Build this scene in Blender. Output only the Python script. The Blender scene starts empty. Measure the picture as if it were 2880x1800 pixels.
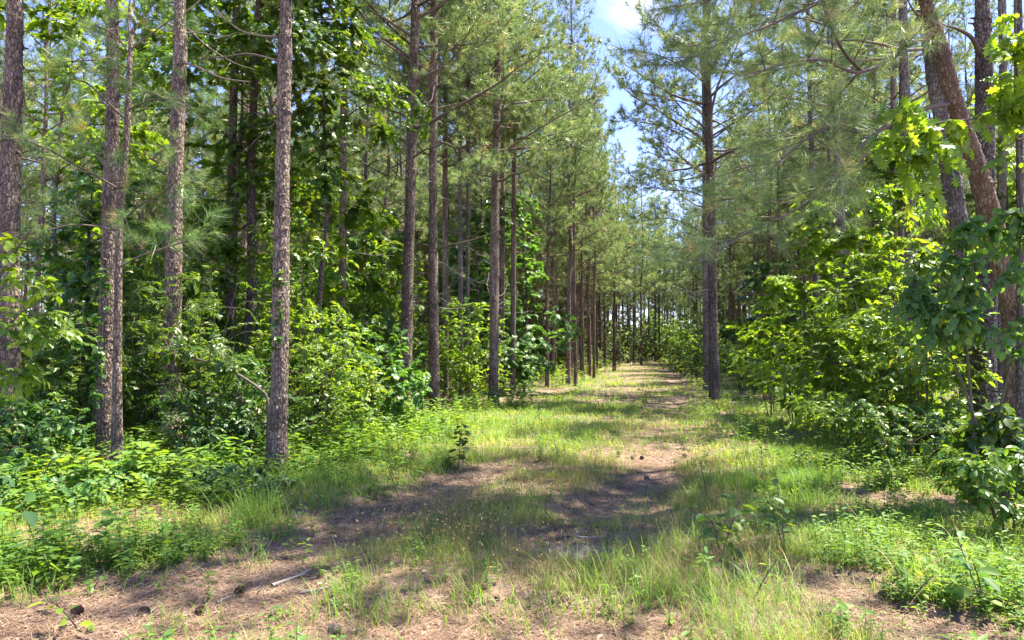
import bpy, math
import numpy as np
rng = np.random.default_rng(11)
scene = bpy.context.scene
COL = scene.collection
# ------------------------------------------------------------------ camera
F, CX, CY = 682.67, 512.0, 320.0
CAMZ = 1.6
PITCH = math.atan((353 - 320) / F)
cp, sp = math.cos(PITCH), math.sin(PITCH)
cam = bpy.data.cameras.new("Camera")
cam.lens, cam.sensor_width = 24.0, 36.0
cam.clip_end = 2000
cam_o = bpy.data.objects.new("Camera", cam)
COL.objects.link(cam_o)
cam_o.location = (0, 0, CAMZ)
cam_o.rotation_euler = (math.pi / 2 + PITCH, 0, 0)
scene.camera = cam_o

# ------------------------------------------------------------------ noise, ground height
_perm = np.random.default_rng(5).random((256, 256))
def vnoise(x, y, s=0):
    x = np.asarray(x, float) + s * 17.3; y = np.asarray(y, float) + s * 9.1
    xi = np.floor(x).astype(int); yi = np.floor(y).astype(int)
    fx = x - xi; fy = y - yi
    fx = fx * fx * (3 - 2 * fx); fy = fy * fy * (3 - 2 * fy)
    a = _perm[xi & 255, yi & 255]; b = _perm[(xi + 1) & 255, yi & 255]
    c = _perm[xi & 255, (yi + 1) & 255]; d = _perm[(xi + 1) & 255, (yi + 1) & 255]
    return (a * (1 - fx) + b * fx) * (1 - fy) + (c * (1 - fx) + d * fx) * fy
def fbm(x, y, s=0):
    return (vnoise(x, y, s) * .5 + vnoise(2.1 * np.asarray(x), 2.1 * np.asarray(y), s + 1) * .3 + vnoise(4.3 * np.asarray(x), 4.3 * np.asarray(y), s + 2) * .2)
def sstep(a, b, t):
    t = np.clip((np.asarray(t, float) - a) / (b - a), 0, 1)
    return t * t * (3 - 2 * t)
def gh(x, y):
    x = np.asarray(x, float); y = np.asarray(y, float)
    u = x - .22 * y
    z = .10 * (fbm(x * .25, y * .25, 3) - .5) + .05 * (fbm(x * 1.1, y * 1.1, 4) - .5)
    z = z + .75 * sstep(48, 95, y) + .18 * sstep(4, 12, np.abs(u + 1))
    return z
def ray(px, py):
    x = (px - CX) / F; u = (CY - py) / F
    return x, cp - u * sp, sp + u * cp
def at(px, py, Y):
    x, y, z = ray(px, py)
    s = Y / y
    return np.array([x * s, Y, CAMZ + z * s])
def gpt(px, py):
    x, y, z = ray(px, py)
    s = 2.0
    for s in np.geomspace(2, 160, 1500):
        if CAMZ + z * s <= gh(x * s, y * s):
            break
    return np.array([x * s, y * s, float(gh(x * s, y * s))])
def onground(px, Y):
    p = at(px, 353, Y)
    return np.array([p[0], Y, float(gh(p[0], Y))])
def hgt(py, Y):
    return at(512, py, Y)[2]

# ------------------------------------------------------------------ mesh builder
class MB:
    def __init__(s):
        s.v = []; s.f = {3: [], 4: []}; s.a = {3: [], 4: []}; s.n = 0
    def add(s, v, f, a=.5):
        v = np.asarray(v, float).reshape(-1, 3); f = np.asarray(f, int)
        k = f.shape[1]
        s.v.append(v); s.f[k].append(f + s.n)
        s.a[k].append(np.broadcast_to(np.asarray(a, float), (len(f),)))
        s.n += len(v)
    def raw(s):
        v = np.concatenate(s.v); out = []
        for k in (3, 4):
            if s.f[k]:
                out.append((np.concatenate(s.f[k]), np.concatenate(s.a[k])))
        return v, out
    def mesh(s, name, mat, smooth=False):
        me = bpy.data.meshes.new(name)
        if not s.v:
            return me
        v = np.concatenate(s.v).astype(np.float32)
        me.vertices.add(len(v)); me.vertices.foreach_set("co", v.ravel())
        li, ls, at_ = [], [], []
        off = 0
        for k in (3, 4):
            if s.f[k]:
                f = np.concatenate(s.f[k])
                li.append(f.ravel()); ls.append(off + np.arange(len(f)) * k); off += f.size
                at_.append(np.concatenate(s.a[k]))
        li = np.concatenate(li).astype(np.int32); ls = np.concatenate(ls).astype(np.int32)
        me.loops.add(len(li)); me.loops.foreach_set("vertex_index", li)
        me.polygons.add(len(ls)); me.polygons.foreach_set("loop_start", ls)
        if smooth:
            me.polygons.foreach_set("use_smooth", np.ones(len(ls), dtype=bool))
        at_ = np.concatenate(at_).astype(np.float32)
        me.attributes.new("rnd", "FLOAT", "FACE").data.foreach_set("value", at_)
        me.update(calc_edges=True)
        if mat:
            me.materials.append(mat)
        return me
    def build(s, name, mat, parent=None, smooth=False):
        o = bpy.data.objects.new(name, s.mesh(name, mat, smooth))
        COL.objects.link(o)
        if parent:
            o.parent = parent
        return o
def nrm(a):
    a = np.asarray(a, float)
    return a / np.maximum(np.linalg.norm(a, axis=-1, keepdims=True), 1e-9)
def frames(d, up):
    """rotation matrices whose columns are (side, d, normal): local y runs along d, local z near up"""
    d = nrm(d); s = nrm(np.cross(d, up)); n = np.cross(s, d)
    return np.stack([s, d, n], axis=-1)
def scatter(mb, tv, tfs, P, R, S, a):
    """copy a template (verts, [faces...]) to positions P with rotations R and scales S"""
    n, k = len(P), len(tv)
    if n == 0:
        return
    S = np.asarray(S, float)
    if S.ndim == 1:
        S = S[:, None]
    loc = tv[None] * S[:, None, :] if S.shape[1] == 3 else tv[None] * S[:, :, None]
    v = np.einsum('nij,nkj->nki', R, loc) + P[:, None, :]
    base = (np.arange(n) * k)[:, None, None]
    start = mb.n
    mb.v.append(v.reshape(-1, 3))
    for tf in tfs:
        tf = np.asarray(tf, int); q = tf.shape[1]
        mb.f[q].append((tf[None] + base).reshape(-1, q) + start)
        mb.a[q].append(np.repeat(a, len(tf)))
    mb.n += n * k
def tube(mb, pts, rad, n=5, a=.5, bump=0.0, flare=None):
    pts = np.asarray(pts, float); rad = np.broadcast_to(np.asarray(rad, float), (len(pts),))
    t = nrm(np.gradient(pts, axis=0))
    ref = np.array([0.31, 1.0, 0.07]) if abs(t[0, 2]) > .5 else np.array([0.05, 0.1, 1.0])
    s = nrm(np.cross(t, ref)); b = np.cross(t, s)
    th = np.arange(n) * 2 * np.pi / n
    r = rad[:, None] * np.ones(n)[None]
    if bump:
        r = r * (1 + bump * (rng.random(r.shape) - .5))
    v = pts[:, None] + r[:, :, None] * (np.cos(th)[None, :, None] * s[:, None] + np.sin(th)[None, :, None] * b[:, None])
    k = len(pts)
    i = np.arange(k - 1)[:, None] * n; j = np.arange(n)[None]
    f = np.stack([i + j, i + (j + 1) % n, i + n + (j + 1) % n, i + n + j], -1).reshape(-1, 4)
    mb.add(v.reshape(-1, 3), f, a)
def smooth_path(pts, k):
    """catmull-rom resample"""
    p = np.asarray(pts, float)
    q = np.vstack([2 * p[0] - p[1], p, 2 * p[-1] - p[-2]])
    tt = np.linspace(0, len(p) - 1 - 1e-6, k); i = tt.astype(int); t = (tt - i)[:, None]
    a, b, c, d = q[i], q[i + 1], q[i + 2], q[i + 3]
    return .5 * (2 * b + (c - a) * t + (2 * a - 5 * b + 4 * c - d) * t * t + (3 * b - a - 3 * c + d) * t ** 3)

# ------------------------------------------------------------------ object helpers
def empty(name, loc, rz=0.0, sc=1.0):
    o = bpy.data.objects.new(name, None)
    o.empty_display_size = .2
    COL.objects.link(o); o.location = [float(q) for q in loc]; o.rotation_euler = (0, 0, rz); o.scale = (sc, sc, sc)
    return o
def tag(o, label=None, cat=None, group=None, kind=None):
    if label: o["label"] = label
    if cat: o["category"] = cat
    if group: o["group"] = group
    if kind: o["kind"] = kind
    return o
def copy_tree(root, loc, rz=0.0, sc=1.0, label=None, group=None, tilt=(0, 0)):
    r = root.copy(); COL.objects.link(r)
    r.location = [float(q) for q in loc]; r.rotation_euler = (tilt[0], tilt[1], rz)
    r.scale = (sc, sc, sc) if np.isscalar(sc) else tuple(sc)
    if label: r["label"] = label
    if group: r["group"] = group
    for ch in root.children:
        c = ch.copy(); COL.objects.link(c); c.parent = r
    return r

# ------------------------------------------------------------------ materials
def new_mat(name):
    m = bpy.data.materials.new(name); m.use_nodes = True
    nt = m.node_tree; nt.nodes.clear()
    return m, nt, nt.nodes, nt.links
def ramp(N, stops, interp='LINEAR'):
    r = N.new("ShaderNodeValToRGB"); r.color_ramp.interpolation = interp
    while len(r.color_ramp.elements) < len(stops):
        r.color_ramp.elements.new(.5)
    for e, (p, c) in zip(r.color_ramp.elements, stops):
        e.position = p; e.color = (*c, 1)
    return r
def leaf_mat(name, stops, trans, fac=.45, rough=.42, spec=.5, gain=1.35):
    m, nt, N, L = new_mat(name)
    at_ = N.new("ShaderNodeAttribute"); at_.attribute_name = "rnd"
    oi = N.new("ShaderNodeObjectInfo")
    stops = [(p, tuple(min(1, q * gain) for q in c)) for p, c in stops]
    rp = ramp(N, stops); L.new(at_.outputs["Fac"], rp.inputs[0])
    hsv = N.new("ShaderNodeHueSaturation")
    mr = N.new("ShaderNodeMapRange"); mr.inputs[3].default_value = .75; mr.inputs[4].default_value = 1.25
    L.new(oi.outputs["Random"], mr.inputs[0]); L.new(mr.outputs[0], hsv.inputs["Value"])
    L.new(rp.outputs[0], hsv.inputs["Color"])
    pb = N.new("ShaderNodeBsdfPrincipled")
    pb.inputs["Roughness"].default_value = rough
    pb.inputs["Specular IOR Level"].default_value = spec
    L.new(hsv.outputs[0], pb.inputs["Base Color"])
    tr = N.new("ShaderNodeBsdfTranslucent")
    mx = N.new("ShaderNodeMix"); mx.data_type = 'RGBA'; mx.blend_type = 'MULTIPLY'; mx.inputs[0].default_value = 1
    mx.inputs[7].default_value = (*trans, 1)
    L.new(hsv.outputs[0], mx.inputs[6]); L.new(mx.outputs[2], tr.inputs[0])
    ms = N.new("ShaderNodeMixShader"); ms.inputs[0].default_value = fac
    L.new(pb.outputs[0], ms.inputs[1]); L.new(tr.outputs[0], ms.inputs[2])
    o = N.new("ShaderNodeOutputMaterial"); L.new(ms.outputs[0], o.inputs[0])
    return m
def bark_mat(name, deep, mid, light, lichen, scale=15.0, stretch=.5, bump=1.0):
    m, nt, N, L = new_mat(name)
    tc = N.new("ShaderNodeTexCoord")
    oi = N.new("ShaderNodeObjectInfo")
    add = N.new("ShaderNodeVectorMath"); add.operation = 'ADD'
    sc_ = N.new("ShaderNodeVectorMath"); sc_.operation = 'SCALE'; sc_.inputs["Scale"].default_value = 37.0
    L.new(oi.outputs["Random"], sc_.inputs[0])
    L.new(tc.outputs["Object"], add.inputs[0]); L.new(sc_.outputs[0], add.inputs[1])
    nz = N.new("ShaderNodeTexNoise"); nz.inputs["Scale"].default_value = 14; nz.inputs["Detail"].default_value = 3
    L.new(add.outputs[0], nz.inputs["Vector"])
    wob = N.new("ShaderNodeMix"); wob.data_type = 'VECTOR'; wob.inputs[0].default_value = .045
    L.new(add.outputs[0], wob.inputs[4]); L.new(nz.outputs["Color"], wob.inputs[5])
    mp = N.new("ShaderNodeMapping"); mp.inputs["Scale"].default_value = (scale * 2, scale * 2, scale * 2 * stretch)
    L.new(wob.outputs[1], mp.inputs["Vector"])
    vo = N.new("ShaderNodeTexVoronoi"); vo.feature = 'DISTANCE_TO_EDGE'; vo.inputs["Scale"].default_value = 1.0
    L.new(mp.outputs[0], vo.inputs["Vector"])
    vc = N.new("ShaderNodeTexVoronoi"); vc.feature = 'F1'; vc.inputs["Scale"].default_value = 1.0
    L.new(mp.outputs[0], vc.inputs["Vector"])
    sep = N.new("ShaderNodeSeparateColor"); L.new(vc.outputs["Color"], sep.inputs[0])
    n2 = N.new("ShaderNodeTexNoise"); n2.inputs["Scale"].default_value = 60; n2.inputs["Detail"].default_value = 4
    L.new(add.outputs[0], n2.inputs["Vector"])
    n3 = N.new("ShaderNodeTexNoise"); n3.inputs["Scale"].default_value = 1.3; n3.inputs["Detail"].default_value = 2
    L.new(add.outputs[0], n3.inputs["Vector"])
    ad = N.new("ShaderNodeMath"); ad.operation = 'ADD'
    L.new(sep.outputs[0], ad.inputs[0]); L.new(n2.outputs["Fac"], ad.inputs[1])
    hf = N.new("ShaderNodeMath"); hf.operation = 'MULTIPLY'; hf.inputs[1].default_value = .5
    L.new(ad.outputs[0], hf.inputs[0])
    rp = ramp(N, [(.25, mid), (.6, light), (.95, [min(1, c * 1.35) for c in light])])
    L.new(hf.outputs[0], rp.inputs[0])
    # lichen flecks
    vl = N.new("ShaderNodeTexVoronoi"); vl.feature = 'F1'; vl.inputs["Scale"].default_value = 22
    L.new(wob.outputs[1], vl.inputs["Vector"])
    lr = ramp(N, [(.16, (1, 1, 1)), (.3, (0, 0, 0))]); L.new(vl.outputs["Distance"], lr.inputs[0])
    lm = N.new("ShaderNodeMath"); lm.operation = 'MULTIPLY'
    l3 = ramp(N, [(.48, (0, 0, 0)), (.6, (.8, .8, .8))]); L.new(n3.outputs["Fac"], l3.inputs[0])
    L.new(lr.outputs[0], lm.inputs[0]); L.new(l3.outputs[0], lm.inputs[1])
    m1 = N.new("ShaderNodeMix"); m1.data_type = 'RGBA'; m1.inputs[7].default_value = (*lichen, 1)
    L.new(lm.outputs[0], m1.inputs[0]); L.new(rp.outputs[0], m1.inputs[6])
    # cracks
    cr = ramp(N, [(.0, (0, 0, 0)), (.16, (1, 1, 1))]); L.new(vo.outputs["Distance"], cr.inputs[0])
    m2 = N.new("ShaderNodeMix"); m2.data_type = 'RGBA'; m2.inputs[6].default_value = (*deep, 1)
    L.new(cr.outputs[0], m2.inputs[0]); L.new(m1.outputs[2], m2.inputs[7])
    hsv = N.new("ShaderNodeHueSaturation")
    mr = N.new("ShaderNodeMapRange"); mr.inputs[3].default_value = .85; mr.inputs[4].default_value = 1.15
    fa = N.new("ShaderNodeAttribute"); fa.attribute_name = "rnd"
    fr = N.new("ShaderNodeMapRange"); fr.inputs[3].default_value = .82; fr.inputs[4].default_value = 1.18
    L.new(fa.outputs["Fac"], fr.inputs[0])
    dr_ = N.new("ShaderNodeMapRange"); dr_.inputs[1].default_value = .3; dr_.inputs[2].default_value = .7; dr_.inputs[3].default_value = .62; dr_.inputs[4].default_value = 1.3
    L.new(n3.outputs["Fac"], dr_.inputs[0])
    v1 = N.new("ShaderNodeMath"); v1.operation = 'MULTIPLY'; v2 = N.new("ShaderNodeMath"); v2.operation = 'MULTIPLY'
    L.new(oi.outputs["Random"], mr.inputs[0]); L.new(mr.outputs[0], v1.inputs[0]); L.new(fr.outputs[0], v1.inputs[1])
    L.new(v1.outputs[0], v2.inputs[0]); L.new(dr_.outputs[0], v2.inputs[1])
    L.new(v2.outputs[0], hsv.inputs["Value"]); L.new(m2.outputs[2], hsv.inputs["Color"])
    hm = N.new("ShaderNodeMath"); hm.operation = 'MULTIPLY_ADD'; hm.inputs[1].default_value = .35
    L.new(n2.outputs["Fac"], hm.inputs[0])
    cr2 = N.new("ShaderNodeMath"); cr2.operation = 'MINIMUM'; cr2.inputs[1].default_value = .3
    L.new(vo.outputs["Distance"], cr2.inputs[0])
    c3 = N.new("ShaderNodeMath"); c3.operation = 'MULTIPLY_ADD'; c3.inputs[1].default_value = 3.0
    sl = N.new("ShaderNodeMath"); sl.operation = 'MULTIPLY'; sl.inputs[1].default_value = .6
    L.new(sep.outputs[1], sl.inputs[0]); L.new(sl.outputs[0], c3.inputs[2])
    L.new(cr2.outputs[0], c3.inputs[0]); L.new(c3.outputs[0], hm.inputs[2])
    bp = N.new("ShaderNodeBump"); bp.inputs["Strength"].default_value = bump; bp.inputs["Distance"].default_value = .014
    L.new(hm.outputs[0], bp.inputs["Height"])
    pb = N.new("ShaderNodeBsdfPrincipled"); pb.inputs["Roughness"].default_value = .85
    pb.inputs["Specular IOR Level"].default_value = .25
    L.new(hsv.outputs[0], pb.inputs["Base Color"]); L.new(bp.outputs[0], pb.inputs["Normal"])
    o = N.new("ShaderNodeOutputMaterial"); L.new(pb.outputs[0], o.inputs[0])
    return m
def simple_mat(name, stops, rough=.8, spec=.3, nscale=20.0, use_attr=True):
    m, nt, N, L = new_mat(name)
    tc = N.new("ShaderNodeTexCoord")
    nz = N.new("ShaderNodeTexNoise"); nz.inputs["Scale"].default_value = nscale; nz.inputs["Detail"].default_value = 4
    L.new(tc.outputs["Object"], nz.inputs["Vector"])
    rp = ramp(N, stops)
    if use_attr:
        at_ = N.new("ShaderNodeAttribute"); at_.attribute_name = "rnd"
        md = N.new("ShaderNodeMath"); md.operation = 'MULTIPLY_ADD'; md.inputs[1].default_value = .5
        h = N.new("ShaderNodeMath"); h.operation = 'MULTIPLY'; h.inputs[1].default_value = .5
        L.new(nz.outputs["Fac"], h.inputs[0]); L.new(at_.outputs["Fac"], md.inputs[0]); L.new(h.outputs[0], md.inputs[2])
        L.new(md.outputs[0], rp.inputs[0])
    else:
        L.new(nz.outputs["Fac"], rp.inputs[0])
    pb = N.new("ShaderNodeBsdfPrincipled"); pb.inputs["Roughness"].default_value = rough
    pb.inputs["Specular IOR Level"].default_value = spec
    L.new(rp.outputs[0], pb.inputs["Base Color"])
    bp = N.new("ShaderNodeBump"); bp.inputs["Strength"].default_value = .5; bp.inputs["Distance"].default_value = .01
    L.new(nz.outputs["Fac"], bp.inputs["Height"]); L.new(bp.outputs[0], pb.inputs["Normal"])
    o = N.new("ShaderNodeOutputMaterial"); L.new(pb.outputs[0], o.inputs[0])
    return m
M_BARK = bark_mat("pine_bark", (.058, .042, .031), (.155, .11, .078), (.27, .20, .148), (.42, .41, .34), scale=14, stretch=.36)
M_BARKRED = bark_mat("pine_bark_ruddy", (.095, .06, .038), (.14, .09, .056), (.23, .155, .10), (.34, .33, .25), scale=14, stretch=.34)
M_BARKGREY = bark_mat("pine_bark_grey", (.055, .045, .036), (.13, .107, .087), (.22, .188, .158), (.33, .34, .32))
M_BARKDARK = bark_mat("pine_bark_dark", (.03, .022, .017), (.085, .065, .052), (.16, .125, .10), (.30, .32, .27), scale=11)
M_BARKFAR = bark_mat("pine_bark_far", (.05, .035, .026), (.12, .082, .06), (.21, .15, .115), (.30, .28, .24), scale=9, bump=.6)
M_TWIG = simple_mat("twig_bark", [(.2, (.075, .055, .04)), (.8, (.17, .13, .10))])
M_DEAD = simple_mat("dead_wood", [(.2, (.16, .13, .11)), (.8, (.34, .30, .26))])
M_STEM = simple_mat("stem_bark", [(.2, (.05, .04, .028)), (.8, (.14, .115, .085))])
M_NEEDLE = leaf_mat("pine_needles", [(0, (.058, .095, .034)), (.55, (.102, .15, .052)), (.95, (.17, .205, .075)), (1, (.24, .18, .10))], (1.25, 1.2, .8), .40, .42, .5, 1.9)
M_NEEDLE_NEAR = leaf_mat("pine_needles_young", [(0, (.05, .095, .03)), (.6, (.09, .16, .045)), (.95, (.17, .22, .06)), (1, (.28, .18, .07))], (1.3, 1.25, .7), .4, .38, .6, 1.7)
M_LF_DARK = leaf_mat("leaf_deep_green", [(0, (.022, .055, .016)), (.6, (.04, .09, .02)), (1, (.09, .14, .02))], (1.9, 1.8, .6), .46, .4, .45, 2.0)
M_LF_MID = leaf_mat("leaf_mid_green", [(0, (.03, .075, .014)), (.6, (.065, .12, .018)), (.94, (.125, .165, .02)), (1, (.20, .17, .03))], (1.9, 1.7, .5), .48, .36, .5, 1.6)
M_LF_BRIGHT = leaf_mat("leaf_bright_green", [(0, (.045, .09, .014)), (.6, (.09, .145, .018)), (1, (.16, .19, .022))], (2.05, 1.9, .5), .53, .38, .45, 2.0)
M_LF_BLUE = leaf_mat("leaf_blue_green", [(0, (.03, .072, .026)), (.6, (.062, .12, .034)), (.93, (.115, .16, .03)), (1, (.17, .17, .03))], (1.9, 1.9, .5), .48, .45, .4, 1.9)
M_GRASS = leaf_mat("grass_green", [(0, (.045, .095, .014)), (.5, (.088, .152, .026)), (.85, (.165, .205, .045)), (1, (.29, .24, .10))], (1.7, 1.6, .6), .42, .5, .35, 2.0)
M_DRY = leaf_mat("grass_dry", [(0, (.10, .12, .035)), (.4, (.19, .17, .06)), (1, (.34, .25, .12))], (1.3, 1.2, .8), .35, .5, .3, 1.3)
M_WEED = leaf_mat("weed_leaves", [(0, (.035, .085, .020)), (.5, (.08, .14, .025)), (1, (.15, .185, .028))], (1.9, 1.7, .5), .45, .5, .3, 1.9)
M_LITTER = simple_mat("needle_litter", [(.12, (.06, .035, .022)), (.5, (.25, .15, .09)), (.88, (.43, .31, .215))], .7, .3)
M_CONE = simple_mat("cone_scales", [(.2, (.06, .042, .032)), (.8, (.24, .175, .13))], .7, .3, 60)
# ------------------------------------------------------------------ leaf and needle templates (local y along the leaf, z normal)
OVAL = (np.array([(0, 0, 0), (-.24, .32, .06), (-.20, .70, .03), (0, 1, -.10), (.20, .70, .03), (.24, .32, .06), (0, .5, -.01)], float),
        [np.array([[0, 6, 2, 1], [0, 5, 4, 6]]), np.array([[6, 4, 3], [6, 3, 2]])])
WIDE = (OVAL[0] * np.array([1.45, 1, 1.2]), OVAL[1])
SLIM = (OVAL[0] * np.array([.62, 1, .8]), OVAL[1])
_st = [(0, 0), (.20, .06), (.50, .14), (.62, .34), (.34, .38), (.52, .74), (.24, .62), (.14, .84), (0, 1.08)]
_ol = _st + [(-x, y) for x, y in _st[-2:0:-1]]
_sv = np.array([(x, y, .10 - .22 * abs(x) - .08 * y * y) for x, y in _ol] + [(0, .42, -.02)])
STAR = (_sv, [np.array([[len(_ol), (i + 1) % len(_ol), i] for i in range(len(_ol))])])
_oo = [(0, 0), (.09, .18), (.30, .30), (.13, .42), (.42, .62), (.15, .66), (.27, .90), (.08, .86), (0, 1.12)]
_ok = _oo + [(-x, y) for x, y in _oo[-2:0:-1]]
_ov = np.array([(x, y, .06 - .2 * abs(x) - .12 * y * y) for x, y in _ok] + [(0, .45, -.02)])
OAK = (_ov, [np.array([[len(_ok), (i + 1) % len(_ok), i] for i in range(len(_ok))])])
CHIP = (np.array([(0, 0, 0), (-.27, .5, .07), (0, 1, -.06), (.27, .5, .07)], float), [np.array([[0, 3, 2], [0, 2, 1]])])

def tuft(n, ln, w, seed, axis=.09, amin=.25, amax=1.25, droop=.25):
    r = np.random.default_rng(seed)
    az = r.random(n) * 2 * np.pi; el = amin + (amax - amin) * r.random(n) ** .8
    base = np.stack([np.zeros(n), r.random(n) * axis, np.zeros(n)], -1)
    d = np.stack([np.sin(el) * np.cos(az), np.cos(el), np.sin(el) * np.sin(az)], -1)
    L = ln * (.7 + .5 * r.random(n))
    tip = base + d * L[:, None]; tip[:, 2] -= droop * L * r.random(n)
    s = nrm(np.cross(d, nrm(r.normal(size=(n, 3))))) * w * .5
    v = np.stack([base - s, base + s, tip], 1).reshape(-1, 3)
    return v, [np.arange(3 * n).reshape(n, 3)]
TUFT_FAR = [tuft(15, .21, .019, i, axis=.15) for i in range(4)]
TUFT_MID = [tuft(24, .19, .010, 10 + i, axis=.13) for i in range(4)]
TUFT_NEAR = [tuft(46, .19, .0042, 20 + i, axis=.10, droop=.35) for i in range(5)]

def put_tufts(mb, P, D, tpl, sc=1.0, tone=None):
    P = np.asarray(P); D = np.asarray(D)
    n = len(P)
    if n == 0: return
    up = nrm(rng.normal(size=(n, 3)) * .35 + np.array([0, 0, 1]))
    R = frames(D, up)
    S = sc * (.75 + .5 * rng.random(n))
    a = np.clip((rng.random(n) if tone is None else tone + .25 * rng.normal(size=n)), 0, 1)
    which = rng.integers(0, len(tpl), n)
    for k in range(len(tpl)):
        q = which == k
        scatter(mb, tpl[k][0], tpl[k][1], P[q], R[q], S[q], a[q])

def wobble(p0, d0, L, k, curl=0.0, jit=.12, sag=0.0):
    """a sinuous polyline from p0 along d0, turning up by curl along its length"""
    pts = [np.array(p0, float)]; d = nrm(np.array(d0, float)); st = L / (k - 1)
    for i in range(k - 1):
        d = nrm(d + rng.normal(size=3) * jit + np.array([0, 0, curl / (k - 1) - sag * (1 - i / (k - 1)) / (k - 1)]))
        pts.append(pts[-1] + d * st)
    return np.array(pts)

def dress_branch(wood, needles, pts, r0, tpl, start=.3, dens=4.2, tw=.42, gap=.10, tsc=1.0, flat=.5, sub=True, tone=None):
    """secondary twigs with needle tufts along the outer part of a limb"""
    pts = np.asarray(pts); seg = np.linalg.norm(np.diff(pts, axis=0), axis=1); L = seg.sum()
    cum = np.concatenate([[0], np.cumsum(seg)])
    def pos(s):
        i = min(np.searchsorted(cum, s, 'right') - 1, len(pts) - 2)
        t = (s - cum[i]) / max(seg[i], 1e-6)
        return pts[i] + t * (pts[i + 1] - pts[i]), nrm(pts[i + 1] - pts[i])
    P, D = [], []
    n = max(3, int(dens * L * (1 - start)))
    side = 1
    for j in range(n):
        s = L * (start + (1 - start) * (j + rng.random() * .8) / n)
        p, d = pos(min(s, L * .995))
        h = nrm(np.cross(d, [0, 0, 1])) * side; side = -side
        ang = .6 + .6 * rng.random()
        dd = nrm(d * math.cos(ang) + h * math.sin(ang) + np.array([0, 0, flat * (rng.random() - .3)]))
        l = tw * L * (1.05 - .75 * (s / L)) * (.6 + .6 * rng.random()) + .12
        q = wobble(p, dd, l, 4, curl=.35, jit=.12)
        tube(wood, q, np.linspace(max(.004, r0 * .22), .003, 4), 3, a=rng.random())
        m = max(2, int(l * .75 / gap))
        for i in range(m):
            t = .3 + .7 * (i + rng.random() * .6) / m
            x = min(t, .999) * 3; i0 = int(x); a = q[i0] + (x - i0) * (q[i0 + 1] - q[i0])
            dq = nrm(q[i0 + 1] - q[i0])
            if sub and rng.random() < .5:
                e = nrm(dq + rng.normal(size=3) * .55 + [0, 0, .2]); ll = .1 + .22 * rng.random()
                b = a + e * ll
                tube(wood, [a, b], [.004, .0025], 3, a=rng.random())
                P.append(b); D.append(e)
                if rng.random() < .6:
                    P.append(a + e * ll * .5); D.append(nrm(e + rng.normal(size=3) * .3))
            else:
                P.append(a); D.append(nrm(dq + rng.normal(size=3) * .3))
        P.append(q[-1]); D.append(nrm(q[-1] - q[-2]))
    P.append(pts[-1]); D.append(nrm(pts[-1] - pts[-2]))
    put_tufts(needles, P, D, tpl, tsc, tone)

def trunk_path(H, wob=.08, lean=(0, 0), n=None):
    n = n or max(10, int(H / .35)); z = np.linspace(-.15, H, n)
    a, b, c, d = rng.random(4) * 6.28
    k = sstep(0, H * .5, z)
    return np.stack([lean[0] * z + wob * k * np.sin(z * .55 + a) + .3 * wob * k * np.sin(z * 1.7 + b), lean[1] * z + wob * k * np.sin(z * .5 + c) + .3 * wob * np.sin(z * 1.5 + d) * k, z], -1)

def bark_trunk(path, r0, r1, sides=14, lumps=.07, flakes=0, fine=.12):
    """tapered trunk with a flared butt, knots and lifted bark plates"""
    mb = MB()
    L = np.linalg.norm(np.diff(path, axis=0), axis=1).sum()
    k = max(8, int(L / fine)); p = smooth_path(path, k)
    z = np.linspace(0, L, k)
    r = r0 + (r1 - r0) * (z / L) ** .85
    r = r * (1 + .5 * np.exp(-z / .3) + .25 * np.exp(-z / .1)) * (1 + .05 * np.sin(z * 2.3 + rng.random() * 6))
    for zk in rng.random(int(L / 1.4)) * L:      # whorl swellings
        r = r * (1 + .07 * np.exp(-((z - zk) / .10) ** 2))
    tube(mb, p, r, sides, a=rng.random((k - 1) * sides), bump=lumps)
    if flakes:
        i = (rng.random(flakes) * (k * .55)).astype(int) + 1
        th = rng.random(flakes) * 2 * np.pi
        out = np.stack([np.cos(th), np.sin(th), np.zeros(flakes)], -1)
        P = p[i] + out * (r[i] * (1.0 + .02 * rng.random(flakes)))[:, None]
        up = nrm(np.gradient(p, axis=0))[i]
        R = frames(-up + out * .14, out)
        tv = np.array([(-.5, 0, -.1), (.5, 0, -.1), (.42, 1, .05), (-.4, .95, .05)])
        S = np.stack([.025 + .03 * rng.random(flakes), .03 + .05 * rng.random(flakes), np.full(flakes, .10)], -1)
        scatter(mb, tv, [np.array([[0, 1, 2, 3]])], P, R, S, rng.random(flakes))
        for _ in range(9):                       # broken branch stubs
            i = int(rng.integers(6, int(k * .6))); th = rng.random() * 6.28
            o_ = np.array([math.cos(th), math.sin(th), .25 * rng.random()]); q = p[i] + o_ * r[i] * .9
            l = .03 + .08 * rng.random()
            tube(mb, [q, q + o_ * l * .6, q + o_ * l], [.022, .015, .010], 6, a=0.0)
            tube(mb, [q + [0, 0, -.05], q + [0, 0, 0], q + [0, 0, .05]], [.008, .038, .008], 7, a=0.0)
    return mb, p, r

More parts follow.
